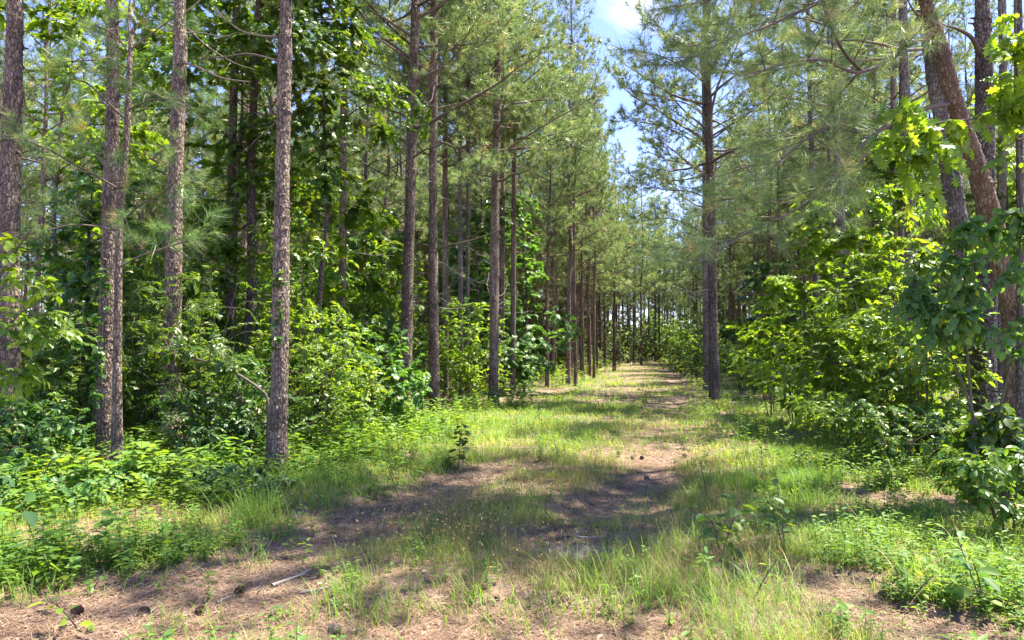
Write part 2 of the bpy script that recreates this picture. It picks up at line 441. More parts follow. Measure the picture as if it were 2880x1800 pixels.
def pine(label, loc, H=18., r0=.14, cb=7.5, Lmax=3.4, lean=(0, 0), path=None, tpl=None, nb=42, bark=None, needle=None, flakes=0,
         sides=12, dead=9, limbs=(), group=None, separate=True, reach=None, rz=0., top=True, wob=.08, sc_t=1.0, name="pine_tree", cat="pine tree",
         dead_l=1.3, gap=.10, dens=5.0, dead_lo=2.6, tone=None):
    bark = bark or M_BARK; needle = needle or M_NEEDLE; tpl = tpl or TUFT_FAR
    root = tag(empty(name, loc, rz), label, cat, group)
    p0 = trunk_path(H, wob, lean) if path is None else np.asarray(path, float)
    r1 = r0 * (.16 if top else .6)
    mb, p, r = bark_trunk(p0, r0, r1, sides, flakes=flakes)
    zz = p[:, 2]
    trunk = None
    crown, wood = MB(), MB()
    def trunk_at(z):
        i = int(np.clip(np.searchsorted(zz, z), 1, len(p) - 1)); return p[i], r[i]
    def new_branch(q, ra, live, rr):
        b = MB(); tube(b, q, rr, 6, a=rng.random(), bump=.15)
        return b
    blist = []
    ga = rng.random() * 6.28
    for j in range(nb if top else 0):
        t = ((j + rng.random()) / nb) ** .85
        z = cb + (H - cb) * t * .985
        c, rt = trunk_at(z)
        ga += 2.4 + .5 * rng.normal()
        L = Lmax * (1 - t) ** .75 * (.65 + .5 * rng.random()) + .35
        if t < .12: L *= .75
        if reach is not None: L *= reach(ga)
        el = .15 + .75 * t + .18 * rng.normal()
        d = np.array([math.cos(ga) * math.cos(el), math.sin(ga) * math.cos(el), math.sin(el)])
        q = wobble(c + d * rt * .5, d, L, 7, curl=.5 * (1 - t) + .1, jit=.13, sag=.35 * (1 - t))
        rb = max(.012, min(rt * .5, .011 + .011 * L))
        b = new_branch(q, rb, True, np.linspace(rb, .006, 7))
        dress_branch(wood, crown, q, rb, tpl, start=.28 + .12 * rng.random(), dens=dens, gap=gap, tsc=sc_t, tone=tone)
        blist.append((b, 'live'))
    for q, rb, dr in limbs:                          # limbs drawn where the photo shows them
        b = new_branch(q, rb, True, np.linspace(rb, .008, len(q)))
        if dr: dress_branch(wood, crown, q, rb, **dr)
        blist.append((b, 'live'))
    for j in range(dead):
        z = dead_lo + (cb - dead_lo + .8) * rng.random(); c, rt = trunk_at(z); g = rng.random() * 6.28
        el = rng.normal() * .2 + .15; L = dead_l * (.25 + rng.random())
        d = np.array([math.cos(g) * math.cos(el), math.sin(g) * math.cos(el), math.sin(el)])
        q = wobble(c + d * rt * .6, d, L, 6, curl=rng.normal() * .3, jit=.2)
        b = MB(); tube(b, q, np.linspace(.012, .004, 6), 5, a=rng.random())
        for _ in range(int(3 * L)):
            i = rng.integers(2, 6); e = nrm(d + rng.normal(size=3) * .7)
            tube(b, wobble(q[i - 1], e, L * .35, 3, jit=.2), [.006, .004, .002], 3, a=rng.random())
        blist.append((b, 'dead'))
    if not separate:
        for b, kd in blist:
            v, fs = b.raw()
            n0 = mb.n; mb.v.append(v); mb.n += len(v)
            for f, a in fs:
                mb.f[f.shape[1]].append(f + n0); mb.a[f.shape[1]].append(a)
    trunk = mb.build("trunk", bark, root, smooth=False)
    if separate:
        for b, kd in blist:
            o = b.build("branch", M_TWIG if kd == 'live' else M_DEAD, root, smooth=True)
            if kd == 'dead': o.name = "dead_branch"
    if wood.n:
        # twigs ride with the needles as one loose crown
        v, fs = wood.raw()
        n0 = crown.n; crown.v.append(v); crown.n += len(v)
        nn = {k: sum(len(x) for x in crown.f[k]) for k in (3, 4)}
        for f, a in fs:
            crown.f[f.shape[1]].append(f + n0); crown.a[f.shape[1]].append(np.full(len(f), -1.0))
    if crown.n:
        me = crown.mesh("crown", needle)
        me.materials.append(M_TWIG)
        a = np.empty(len(me.polygons), np.float32); me.attributes["rnd"].data.foreach_get("value", a)
        me.polygons.foreach_set("material_index", (a < 0).astype(np.int32))
        a[a < 0] = rng.random(int((a < 0).sum())); me.attributes["rnd"].data.foreach_set("value", a)
        o = bpy.data.objects.new("crown", me); COL.objects.link(o); o.parent = root
    return root

def leafy(label, loc, stems, env, n_twigs, lpt, leaf, ll, leaf_mat_, name="shrub", cat="shrub", group=None, rz=0., limbs=0, stem_mat=None,
          twig_l=.45, tilt=.45, inner=.5, gaps=.35, gscale=1.1, seed=None, droop=.15, face_out=.65, parts=("stem", "foliage"), sides=7, tone=None):
    """stems: [(points, r0, r1)]; env: [(cx,cy,cz, rx,ry,rz, weight)] in the plant's own metres"""
    root = tag(empty(name, loc, rz), label, cat, group)
    wood, fol = MB(), MB()
    S = []
    for pts, ra, rb in stems:
        q = smooth_path(pts, max(8, len(pts) * 4)); tube(wood, q, np.linspace(ra, rb, len(q)), sides, a=rng.random(), bump=.1)
        S.append(np.hstack([q, np.linspace(ra, rb, len(q))[:, None]]))
    S = np.vstack(S)
    env = np.asarray(env, float); w = env[:, 6] / env[:, 6].sum()
    off = rng.random(3) * 50
    def sample(n, inner):
        out = []
        while len(out) < n:
            e = env[rng.choice(len(env), p=w)]
            d = nrm(rng.normal(size=3)); rr = (inner + (1 - inner) * rng.random()) if rng.random() < .8 else rng.random() ** .33
            p = e[:3] + d * rr * e[3:6]
            if p[2] < .06: continue
            g = vnoise(p[0] * gscale + off[0] + p[2] * .7, p[1] * gscale + off[1] - p[2] * .9)
            if g < gaps and rng.random() < .85: continue
            out.append(p)
        return np.array(out)
    def attach(p):
        dv = p[None] - S[:, :3]; dist = np.linalg.norm(dv, axis=1)
        return int(np.argmin(dist + .9 * np.maximum(0, S[:, 2] - p[2] + .25 * dist)))
    for p in (sample(limbs, .5) if limbs else []):
        i = attach(p); a = S[i, :3]; L = np.linalg.norm(p - a)
        m = (a + p) / 2 + np.array([0, 0, .12 * L]) + rng.normal(size=3) * .06 * L
        q = smooth_path([a, m, p], 8); ra = min(S[i, 3] * .6, .008 + .012 * L)
        tube(wood, q, np.linspace(ra, .006, 8), 5, a=rng.random(), bump=.1)
        S = np.vstack([S, np.hstack([q[2:], np.linspace(ra, .006, 8)[2:, None]])])
    P, D, Nn, Ls, A = [], [], [], [], []
    for p in sample(n_twigs, inner):
        i = attach(p); a = S[i, :3]; L = max(np.linalg.norm(p - a), 1e-3)
        if L > twig_l * 4: a = p - (p - a) / L * twig_l * 4; L = twig_l * 4
        m = (a + p) / 2 + np.array([0, 0, .10 * L]) + rng.normal(size=3) * .05 * L
        q = smooth_path([a, m, p - [0, 0, droop * twig_l]], 5)
        tube(wood, q, np.linspace(min(.006, max(S[i, 3] * .6, .003)), .002, 5), 3, a=rng.random())
        tl = min(1, twig_l / L); tn = tone if tone is not None else rng.random()
        hz = nrm(np.cross(q[-1] - q[-2] + 1e-6, [0, 0, 1])); side = 1
        planet = nrm(np.array([0, 0, 1]) + rng.normal(size=3) * .28)
        for j in range(lpt):
            t = 1 - tl * (1 - (j + .5 * rng.random()) / lpt)
            x = min(max(t, 0), .999) * 4; k = int(x); c = q[k] + (x - k) * (q[k + 1] - q[k])
            dq = nrm(q[k + 1] - q[k]); side = -side
            ang = 1.0 * (.5 + .8 * rng.random()) * (1 - .6 * (j / lpt))
            d = dq * math.cos(ang) + hz * side * math.sin(ang) + np.array([0, 0, -.15 - .35 * rng.random()])
            P.append(c); D.append(d); Nn.append(planet + rng.normal(size=3) * tilt * .6)
            Ls.append(ll * (.4 + .85 * rng.random())); A.append(np.clip(.5 * tn + .5 * rng.random() + (.1 if j > lpt * .8 else -.05), 0, 1))
    P = np.array(P); Nn = nrm(np.array(Nn)); hub = (env[:, :2] * w[:, None]).sum(0)
    outw = P - np.append(hub, 0); outw[:, 2] = 0; ol = np.linalg.norm(outw, axis=1, keepdims=True)
    Nn = Nn + face_out * outw / np.maximum(ol, .25)      # leaves turn outwards to the light
    scatter(fol, leaf[0], leaf[1], P, frames(np.array(D), Nn), np.array(Ls), np.array(A))
    wood.build(parts[0], stem_mat or M_STEM, root, smooth=True)
    fol.build(parts[1], leaf_mat_, root)
    return root
def multistem(n, H, spread, r=.012):
    out = []
    for i in range(n):
        g = rng.random() * 6.28; s = spread * (.3 + .7 * rng.random())
        top = np.array([math.cos(g) * s, math.sin(g) * s, H * (.6 + .35 * rng.random())])
        b = np.array([math.cos(g) * .08, math.sin(g) * .08, -.05])
        out.append(([b, b + (top - b) * [.25, .25, .5] + rng.normal(size=3) * .04, top], r * (.7 + .6 * rng.random()), .004))
    return out
# ================================================================== GROUND, TRACK
def PX(*pts):                       # photo pixels (2419-wide view) -> ground points
    return np.array([gpt(x * .42331, y * .42331)[:2] for x, y in pts])
TRACKS = [(PX((-150, 1470), (150, 1425), (450, 1375), (750, 1290), (950, 1185), (1130, 1120), (1200, 1100)), .52),
          (PX((1260, 1265), (1380, 1275)), .34), (PX((1440, 1215), (1520, 1115), (1570, 1065)), .55), (PX((1545, 968), (1605, 945)), .42), (PX((1585, 908), (1605, 885)), .5), (PX((1480, 950), (1500, 945)), .3),
          (PX((50, 1500), (350, 1460), (700, 1430), (950, 1490), (1300, 1505)), .5),
          (PX((1950, 1420), (2150, 1480), (2400, 1512)), .45),
          (PX((2080, 1165), (2350, 1180), (2500, 1200)), .5),
          (PX((850, 985), (1050, 965), (1250, 935), (1330, 920)), .7)]
def seg_dist(x, y, poly):
    d = np.full(np.shape(x), 1e9)
    for a, b in zip(poly[:-1], poly[1:]):
        ab = b - a; L = (ab ** 2).sum()
        t = np.clip(((x - a[0]) * ab[0] + (y - a[1]) * ab[1]) / L, 0, 1)
        d = np.minimum(d, np.hypot(x - a[0] - t * ab[0], y - a[1] - t * ab[1]))
    return d
def bare(x, y):
    x = np.asarray(x, float); y = np.asarray(y, float)
    m = np.zeros(x.shape); n = (fbm(x * 1.6, y * 1.6, 21) - .5)
    for i, (poly, w) in enumerate(TRACKS):
        d = seg_dist(x, y, poly) + n * .9
        m = np.maximum(m, 1 - sstep(w * .55, w * 1.35, d))
    return m
def axis(lo, hi, f0, f1, fine, far0, far1):
    a = list(np.arange(f0, f1, fine)); s = fine; q = f1
    while q < far1: a.append(q); s *= 1.12; q += s
    a.append(far1); s = fine; q = f0 - fine; b = []
    while q > far0: b.append(q); s *= 1.12; q -= s
    b.append(far0)
    return np.array(b[::-1] + a)
gx = axis(0, 0, -7, 9, .09, -260, 280); gy = axis(0, 0, 2.2, 16, .08, -60, 420)
X, Y = np.meshgrid(gx, gy, indexing='ij')
Bm = bare(X, Y)
Z = gh(X, Y) + (.012 * (fbm(X * 7, Y * 7, 8) - .5) + .05 * (fbm(X * 2.2, Y * 2.2, 9) - .5)) * np.exp(-Y / 40) - .05 * Bm
V = np.stack([X, Y, Z], -1).reshape(-1, 3)
nx, ny = X.shape
I, J = np.meshgrid(np.arange(nx - 1), np.arange(ny - 1), indexing='ij')
i0 = (I * ny + J).ravel()
Q = np.stack([i0, i0 + ny, i0 + ny + 1, i0 + 1], -1)
fb = Bm.reshape(-1)[Q].mean(1)
def ground_mat():
    m, nt, N, L = new_mat("forest_floor")
    tc = N.new("ShaderNodeTexCoord")
    def noise(s, d=4, dist=0):
        n = N.new("ShaderNodeTexNoise"); n.inputs["Scale"].default_value = s; n.inputs["Detail"].default_value = d
        n.inputs["Distortion"].default_value = dist; L.new(tc.outputs["Object"], n.inputs["Vector"]); return n
    big, mid, fine = noise(.7), noise(6, 5, .6), noise(70, 5, 1.5)
    ad = N.new("ShaderNodeMath"); ad.operation = 'MULTIPLY_ADD'; ad.inputs[1].default_value = .55
    h = N.new("ShaderNodeMath"); h.operation = 'MULTIPLY'; h.inputs[1].default_value = .45
    L.new(fine.outputs["Fac"], h.inputs[0]); L.new(mid.outputs["Fac"], ad.inputs[0]); L.new(h.outputs[0], ad.inputs[2])
    rp = ramp(N, [(.3, (.06, .04, .028)), (.47, (.16, .105, .07)), (.58, (.265, .182, .125)), (.72, (.37, .275, .20))])
    L.new(ad.outputs[0], rp.inputs[0])
    gr = ramp(N, [(.45, (1, 1, 1)), (.62, (.72, .78, .80))]); L.new(big.outputs["Fac"], gr.inputs[0])
    mx = N.new("ShaderNodeMix"); mx.data_type = 'RGBA'; mx.blend_type = 'MULTIPLY'; mx.inputs[0].default_value = 1
    L.new(rp.outputs[0], mx.inputs[6]); L.new(gr.outputs[0], mx.inputs[7])
    bp = N.new("ShaderNodeBump"); bp.inputs["Strength"].default_value = .8; bp.inputs["Distance"].default_value = .02
    L.new(ad.outputs[0], bp.inputs["Height"])
    pb = N.new("ShaderNodeBsdfPrincipled"); pb.inputs["Roughness"].default_value = .9; pb.inputs["Specular IOR Level"].default_value = .2
    L.new(mx.outputs[2], pb.inputs["Base Color"]); L.new(bp.outputs[0], pb.inputs["Normal"])
    o = N.new("ShaderNodeOutputMaterial"); L.new(pb.outputs[0], o.inputs[0])
    return m
M_GROUND = ground_mat()
g = MB(); g.add(V, Q[fb <= .5]); tag(g.build("ground", M_GROUND, smooth=True), kind="structure")
g = MB(); g.add(V, Q[fb > .5]); tag(g.build("path", M_GROUND, smooth=True), kind="structure")
# pale dried mud hollow in the middle of the near track
mc = gpt(572, 546)[:2]
th = np.linspace(0, 2 * np.pi, 40, endpoint=False)
rr = 1 + 1.3 * (fbm(np.cos(th) * 1.7 + 5, np.sin(th) * 1.7 + 5, 2) - .5)
mv = [(*mc, 0)] ; mf = []
for k, s in enumerate((.35, .7, 1.0)):
    for a_, r_ in zip(th, rr): mv.append((mc[0] + .34 * s * r_ * math.cos(a_), mc[1] + .22 * s * r_ * math.sin(a_), 0))
mv = np.array(mv); mv[:, 2] = gh(mv[:, 0], mv[:, 1]) - .05 * bare(mv[:, 0], mv[:, 1]) + .05 * (fbm(mv[:, 0] * 2.2, mv[:, 1] * 2.2, 9) - .5) + .016
mv[-40:, 2] -= .02
g = MB(); q3 = np.array([[0, 1 + i, 1 + (i + 1) % 40] for i in range(40)])
q4 = np.array([[1 + k * 40 + i, 41 + k * 40 + i, 41 + k * 40 + (i + 1) % 40, 1 + k * 40 + (i + 1) % 40] for k in range(2) for i in range(40)])
g.add(mv, q3); g.f[4].append(q4); g.a[4].append(np.full(len(q4), .5))
tag(g.build("mud_patch", simple_mat("dried_mud", [(.3, (.09, .072, .06)), (.7, (.20, .17, .145))], .95, .1, 14, False), smooth=True), kind="structure")

# ================================================================== GRASS, WEEDS, LITTER (nobody could count them)
def polar(n, r0, r1, a0=-54, a1=54):
    r = r0 * (r1 / r0) ** rng.random(n); a = np.radians(a0 + (a1 - a0) * rng.random(n))
    return r * np.sin(a), r * np.cos(a), r
def zfloor(x, y):
    return gh(x, y) - .05 * bare(x, y) + .05 * (fbm(x * 2.2, y * 2.2, 9) - .5) * np.exp(-y / 40)
def blades(mb, x, y, L, w, seg, bend=.5, tone=None, lean=None):
    n = len(x); z = zfloor(x, y) - .01
    az = rng.random(n) * 2 * np.pi; b = bend * (.35 + 1.0 * rng.random(n))
    d = np.stack([np.cos(az), np.sin(az), np.zeros(n)], -1)
    if lean is not None: d = nrm(d + lean)
    s = np.stack([-d[:, 1], d[:, 0], np.zeros(n)], -1)
    t = np.linspace(0, 1, seg + 1)
    c = np.stack([x, y, z], -1)[:, None] + L[:, None, None] * ((b[:, None] * t[None] ** 2)[:, :, None] * d[:, None] + (t[None] * (1 - .35 * b[:, None] * t[None]))[:, :, None] * np.array([0, 0, 1.0]))
    ww = w[:, None] * (1 - t[None] ** 1.6) * .5
    v = np.concatenate([c[:, :-1] - ww[:, :-1, None] * s[:, None], c[:, :-1] + ww[:, :-1, None] * s[:, None], c[:, -1:]], 1)
    k = 2 * seg + 1; base = (np.arange(n) * k)[:, None]
    q = np.concatenate([np.stack([i + base[:, 0], seg + i + base[:, 0], seg + i + 1 + base[:, 0], i + 1 + base[:, 0]], -1) for i in range(seg - 1)]) if seg > 1 else np.zeros((0, 4), int)
    tr = np.stack([seg - 1 + base[:, 0], 2 * seg - 1 + base[:, 0], 2 * seg + base[:, 0]], -1)
    a = np.clip((rng.random(n) if tone is None else tone), 0, 1)
    st = mb.n; mb.v.append(v.reshape(-1, 3)); mb.n += n * k
    if seg > 1: mb.f[4].append(q + st); mb.a[4].append(np.tile(a, seg - 1))
    mb.f[3].append(tr + st); mb.a[3].append(a)
def U(x, y): return x - .22 * y
def lush(x, y):                     # where grass stands thick
    u = U(x, y); n = fbm(x * .55, y * .55, 31)
    d = (1 - .90 * bare(x, y)) * (.45 + .9 * sstep(.35, .62, n))
    d *= 1 - .75 * sstep(4.6, 6.0, -u - .5 * (n - .5)) * sstep(9, 13, y)         # thins under the trees
    d *= 1 - .7 * sstep(4.0, 6.0, u)
    near = sstep(6.2, 4.2, y)
    d *= 1 - .55 * near
    d *= .35 + 1.0 * sstep(.38, .6, vnoise(x * 2.6, y * 2.6, 33))
    return np.clip(d, 0, 1.2)
def dryness(x, y):
    u = U(x, y); n = fbm(x * .8, y * .8, 41)
    mid = np.exp(-((u + .1) / 1.0) ** 2) * sstep(26, 9, y)
    return np.clip(mid * .7 + .48 * sstep(.5, .75, n) * sstep(20, 8, y), 0, 1)
gr, dr = MB(), MB()
def grass_zone(nc, per, r0, r1, seg, wmul):
    x, y, r = polar(nc, r0, r1)
    keep = rng.random(nc) < lush(x, y) * sstep(110, 60, y)
    x, y, r = x[keep], y[keep], r[keep]
    dry = rng.random(len(x)) < dryness(x, y) * .9
    hh = (.10 + .20 * fbm(x * .5, y * .5, 51) ** 1.2) * (.7 + .6 * rng.random(len(x))) * (1 - .6 * bare(x, y))
    tone = np.clip(fbm(x * .9, y * .9, 61) * .8 + .1 + .15 * rng.normal(size=len(x)), 0, 1)
    for mb, q, hs, wm, bn in ((gr, ~dry, .92, 1.0, .8), (dr, dry, .95, .55, .7)):
        k = per if mb is gr else int(per * 1.3)
        xx = np.repeat(x[q], k); yy = np.repeat(y[q], k); R_ = np.repeat(r[q], k)
        sp_ = .05 + .0045 * R_
        xx = xx + rng.normal(size=len(xx)) * sp_; yy = yy + rng.normal(size=len(yy)) * sp_
        L = np.repeat(hh[q], k) * hs * (.45 + .8 * rng.random(len(xx)))
        w = np.maximum(.0035, R_ * .00062) * wm * (.7 + .6 * rng.random(len(xx))) * wmul
        blades(mb, xx, yy, L, w, seg, bn, np.repeat(tone[q], k) + .12 * rng.normal(size=len(xx)))
grass_zone(17000, 11, 3.2, 9, 3, 1.2)
grass_zone(23000, 11, 8.5, 22, 2, 1.25)
grass_zone(16000, 9, 20, 85, 2, 1.4)
# a few long-bladed clumps
for px, py, nb_, ln in ((255, 525, 130, .42), (262, 512, 120, .40), (330, 505, 90, .3), (345, 600, 60, .22), (590, 590, 50, .3), (600, 570, 40, .34), (585, 440, 120, .3), (545, 445, 150, .3),
                        (500, 440, 140, .32), (430, 470, 90, .3), (640, 520, 60, .38), (760, 590, 90, .3), (700, 600, 90, .28), (680, 560, 80, .32), (350, 596, 70, .2), (385, 612, 70, .22), (432, 606, 60, .18), (520, 618, 60, .2), (562, 598, 70, .22), (480, 598, 50, .2), (610, 612, 70, .24), (655, 600, 80, .26), (300, 618, 40, .15), (240, 560, 50, .2), (155, 575, 40, .16), (185, 625, 50, .18), (20, 590, 80, .25), (60, 560, 80, .25), (720, 625, 70, .24), (790, 600, 60, .24), (930, 590, 80, .3), (980, 570, 90, .3)):
    c = gpt(px, py); n = nb_
    blades(gr, c[0] + rng.normal(size=n) * .13, c[1] + rng.normal(size=n) * .12, ln * (.6 + .7 * rng.random(n)), .0065 * (.7 + .6 * rng.random(n)), 4, .8, .35 + .3 * rng.random(n))
# tall fine stalks in the crown of the track
for cx_, cy_, n, sx, sy in ((445, 520, 2600, .6, .75), (520, 480, 900, .6, .7), (600, 490, 400, .5, .8), (470, 560, 600, .5, .4), (560, 455, 500, .8, .9)):
    c = gpt(cx_, cy_)
    x = c[0] + rng.normal(size=n) * sx; y = c[1] + rng.normal(size=n) * sy
    q = rng.random(n) > bare(x, y) * .8; x, y = x[q], y[q]; n = len(x)
    L = .16 + .24 * rng.random(n)
    blades(dr, x, y, L, np.full(n, .0028), 3, .35, .1 + .8 * rng.random(n))
    top = np.stack([x, y, zfloor(x, y) + L * .86], -1)[::2]
    scatter(dr, CHIP[0], CHIP[1], top + rng.normal(size=top.shape) * .012, frames(rng.normal(size=top.shape) + [0, 0, 1.2], rng.normal(size=top.shape)), .018 + .015 * rng.random(len(top)), .5 + .5 * rng.random(len(top)))
x, y, r = polar(26000, 3.2, 26)          # flattened straw among the blades
q = rng.random(26000) < (.2 + .8 * dryness(x, y)) * np.clip(lush(x, y) + .25, 0, 1) * sstep(6.5, 4.5, -U(x, y)); x, y, r = x[q], y[q], r[q]
blades(dr, x, y, .10 + .16 * rng.random(len(x)), np.maximum(.003, r * .0005), 3, 1.7, .45 + .5 * rng.random(len(x)))
x, y, r = polar(26, 4.5, 10, 20, 44)      # bleached leaning straws at right
blades(dr, x, y, .35 + .4 * rng.random(26), np.full(26, .006), 4, 1.1, np.full(26, 1.0))
tag(gr.build("grass", M_GRASS), kind="stuff"); tag(dr.build("dry_grass", M_DRY), kind="stuff")

# leafy ground cover: a handful of small plants repeated by the thousand
def weed_template(seed, h, nl, ll, leaf, spread=.8):
    r = np.random.default_rng(seed); mb = MB(); P, D, Nn = [], [], []
    for k in range(nl):
        z = h * (.15 + .85 * (k + r.random()) / nl); g_ = k * 2.4 + r.random()
        P.append((r.normal() * .01, r.normal() * .01, z)); D.append((math.cos(g_) * spread, math.sin(g_) * spread, .35 * (r.random() - .3))); Nn.append((r.normal() * .3, r.normal() * .3, 1))
    scatter(mb, leaf[0], leaf[1], np.array(P), frames(np.array(D), np.array(Nn)), ll * (.6 + .6 * r.random(nl)), r.random(nl))
    tube(mb, [(0, 0, -.03), (0, 0, h * .5), (0, 0, h)], [.003, .0025, .0015], 3, .2)
    return mb
WT = [weed_template(1, .12, 7, .060, OVAL), weed_template(2, .20, 10, .070, OVAL), weed_template(3, .30, 14, .075, OVAL), weed_template(4, .16, 9, .085, SLIM),
      weed_template(5, .08, 6, .050, WIDE), weed_template(6, .26, 14, .095, SLIM), weed_template(7, .36, 12, .12, WIDE), weed_template(8, .05, 5, .045, WIDE)]
def put_weeds(mb, x, y, which, S, tone):
    for k in range(len(WT)):
        q = which == k; n = int(q.sum())
        if not n: continue
        v, fs = WT[k].raw()
        P = np.stack([x[q], y[q], zfloor(x[q], y[q])], -1)
        up = nrm(rng.normal(size=(n, 3)) * .15 + [0, 0, 1]); an = rng.random(n) * 6.28
        R = frames(np.stack([np.cos(an), np.sin(an), np.zeros(n)], -1), up)
        loc = np.einsum('nij,nkj->nki', R, v[None] * S[q][:, None, None]) + P[:, None]
        st = mb.n; mb.v.append(loc.reshape(-1, 3)); mb.n += n * len(v)
        for f, a in fs:
            mb.f[f.shape[1]].append((f[None] + (np.arange(n) * len(v))[:, None, None]).reshape(-1, f.shape[1]) + st)
            mb.a[f.shape[1]].append(np.clip((.45 * a[None] + .55 * tone[q][:, None]), 0, 1).ravel())
def weediness(x, y):
    u = U(x, y); n = fbm(x * .6, y * .6, 71)
    left = sstep(2.6, 4.6, -u + 1.2 * (n - .5) + sstep(9, 5, y) * 1.2); right = sstep(.9, 2.2, u + 1.2 * (n - .5) + .3) * .85
    w = (.06 + .94 * np.maximum(left, right)) * (1 - .97 * bare(x, y)) * (.25 + .9 * sstep(.34, .56, n)) * (.4 + .8 * sstep(.35, .55, vnoise(x * 1.7, y * 1.7, 75)))
    return np.clip(w, 0, 1)
wd, wl = MB(), MB()
for n, r0, r1, sc_ in ((42000, 3.3, 9, .64), (34000, 8.5, 20, .9), (14000, 19, 70, 1.8)):
    x, y, r = polar(n, r0, r1)
    q = rng.random(n) < weediness(x, y); x, y, r = x[q], y[q], r[q]; n = len(x)
    u = U(x, y); tone = np.clip(fbm(x * .7, y * .7, 81) * .9 + .1 * rng.normal(size=n), 0, 1)
    tall = np.where(u < 0, sstep(3.2, 5.5, -u) , .35 * sstep(2.5, 4.5, u))
    p = rng.random(n); which = np.where(p < .30, 0, np.where(p < .45, 4, np.where(p < .6, 3, np.where(p < .75, 7, np.where(p < .88, 1, 5)))))
    big = rng.random(n) < tall * .5
    which = np.where(big, np.where(p < .35, 2, np.where(p < .6, 1, np.where(p < .85, 5, 6))), which)
    tone = np.clip(tone + (np.array([.1, -.1, -.05, .25, .2, -.15, .0, .15])[which]), 0, 1)
    put_weeds(wd, x, y, which, sc_ * (.45 + 1.0 * rng.random(n) ** 1.5) * (1 + .3 * (tall > .5)), tone)
tag(wd.build("ground_weeds", M_WEED), kind="stuff")

lt = MB()
x, y, r = polar(260000, 3.2, 20)
q = rng.random(len(x)) < (.3 + .7 * bare(x, y)); x, y, r = x[q], y[q], r[q]; n = len(x)
an = rng.random(n) * np.pi; L = .07 + .09 * rng.random(n)
P = np.stack([x, y, zfloor(x, y) + .004 + .012 * rng.random(n)], -1)
D = np.stack([np.cos(an), np.sin(an), .10 * rng.normal(size=n)], -1)
S = np.stack([np.maximum(.0045, r * .0009), L, np.full(n, .02)], -1)
scatter(lt, np.array([(-.5, 0, 0), (.5, 0, 0), (.1, 1, .1)]), [np.array([[0, 1, 2]])], P, frames(D, np.tile([0, 0, 1.0], (n, 1)) + rng.normal(size=(n, 3)) * .3), S, rng.random(n))
x, y, r = polar(5000, 3.2, 16)           # dead leaves and bark chips among the needles
q = rng.random(len(x)) < .15 + .6 * bare(x, y); x, y = x[q], y[q]; n = len(x)
scatter(lt, CHIP[0], CHIP[1], np.stack([x, y, zfloor(x, y) + .012], -1), frames(rng.normal(size=(n, 3)) * [1, 1, .15], rng.normal(size=(n, 3)) * .3 + [0, 0, 1]), .03 + .035 * rng.random(n), rng.random(n))
tag(lt.build("pine_needle_litter", M_LITTER), kind="stuff")
# ================================================================== PINES THE PHOTO SHOWS ONE BY ONE
def drawn(pts, H, Y):
    """trunk centre line through photo pixels (1024-wide) at depth Y, carried on upwards to height H; returns base, local path"""
    Ys = np.broadcast_to(np.asarray(Y, float), (len(pts),))
    w = np.array([at(px, py, y) for (px, py), y in zip(pts, Ys)])
    base = w[0].copy(); base[2] = float(gh(base[0], base[1]))
    d = nrm(w[-1] - w[-2]); d = nrm(d * [.5, .5, 1]); n = 6
    ext = [w[-1] + d * (H + base[2] - w[-1][2]) * (i + 1) / n / d[2] + rng.normal(size=3) * [.05, .05, 0] for i in range(n)] if H + base[2] > w[-1][2] + .5 else []
    p = np.vstack([w, ext]) if len(ext) else w
    p[0, 2] = base[2] - .15
    return base, smooth_path(p - base, max(24, int(H / .3)))
def limb(base, pts, Ys, k=14):
    w = np.array([at(px, py, y) for (px, py), y in zip(pts, np.broadcast_to(np.asarray(Ys, float), (len(pts),)))])
    return smooth_path(w - base, k)
def hero(label, pts, Y, r0, H=17, **kw):
    b, p = drawn(pts, H, Y)
    lm = [(limb(b, q, ys), rb, dr) for q, ys, rb, dr in kw.pop('limbs', ())]
    return pine(label, b, H=H, r0=r0, path=p, limbs=lm, **kw)
NEARD = dict(tpl=TUFT_NEAR, start=.25, dens=5.5, gap=.10, tsc=1.0, tw=.36)
MIDD = dict(tpl=TUFT_MID, start=.40, dens=5.0, gap=.10, tw=.32)
G_ROW = "pines standing along the left side of the track"
hero("thick ruddy-brown pine trunk at the left edge behind big bright leaves", [(6, 458), (8, 353), (10, 200), (14, 60), (15, 0)], 9.7, .158, cb=9, flakes=500, sides=20, dead=3, dead_lo=6.5, group=G_ROW)
hero("thick scaly pine trunk with a thin young pine growing against it", [(107, 468), (106, 353), (110, 220), (113, 90), (112, 0)], 9.5, .122, cb=9, flakes=500, sides=20, dead=5, dead_lo=4.8, bark=M_BARK, group=G_ROW)
hero("scaly pine trunk rising out of the tall shrubs, its base hidden", [(172, 440), (172, 353), (175, 200), (180, 60), (180, 0)], 10.8, .145, cb=9, flakes=500, sides=20, dead=5, dead_lo=5.2, group=G_ROW,
     limbs=[([(180, 62), (195, 66), (222, 78), (250, 82)], [10.8, 10.4, 10, 9.6], .022, None), ([(181, 22), (205, 45), (232, 62), (255, 70)], [10.8, 11.2, 11.4, 11.5], .02, None)])
hero("straight clean pine trunk with ivy leaves on its lower stem", [(277, 472), (280, 353), (282, 200), (285, 60), (286, 0)], 9.2, .128, cb=9, flakes=550, sides=20, dead=0, group=G_ROW,
     limbs=[([(281, 37), (262, 36), (240, 30), (214, 10)], [9.2, 9.4, 9.8, 10.2], .018, None), ([(281, 62), (250, 54), (225, 57), (196, 60)], [9.2, 9.5, 9.8, 10], .016, None),
            ([(281, 118), (268, 130), (254, 142), (247, 150)], [9.2, 9.6, 10.2, 10.6], .016, None)])
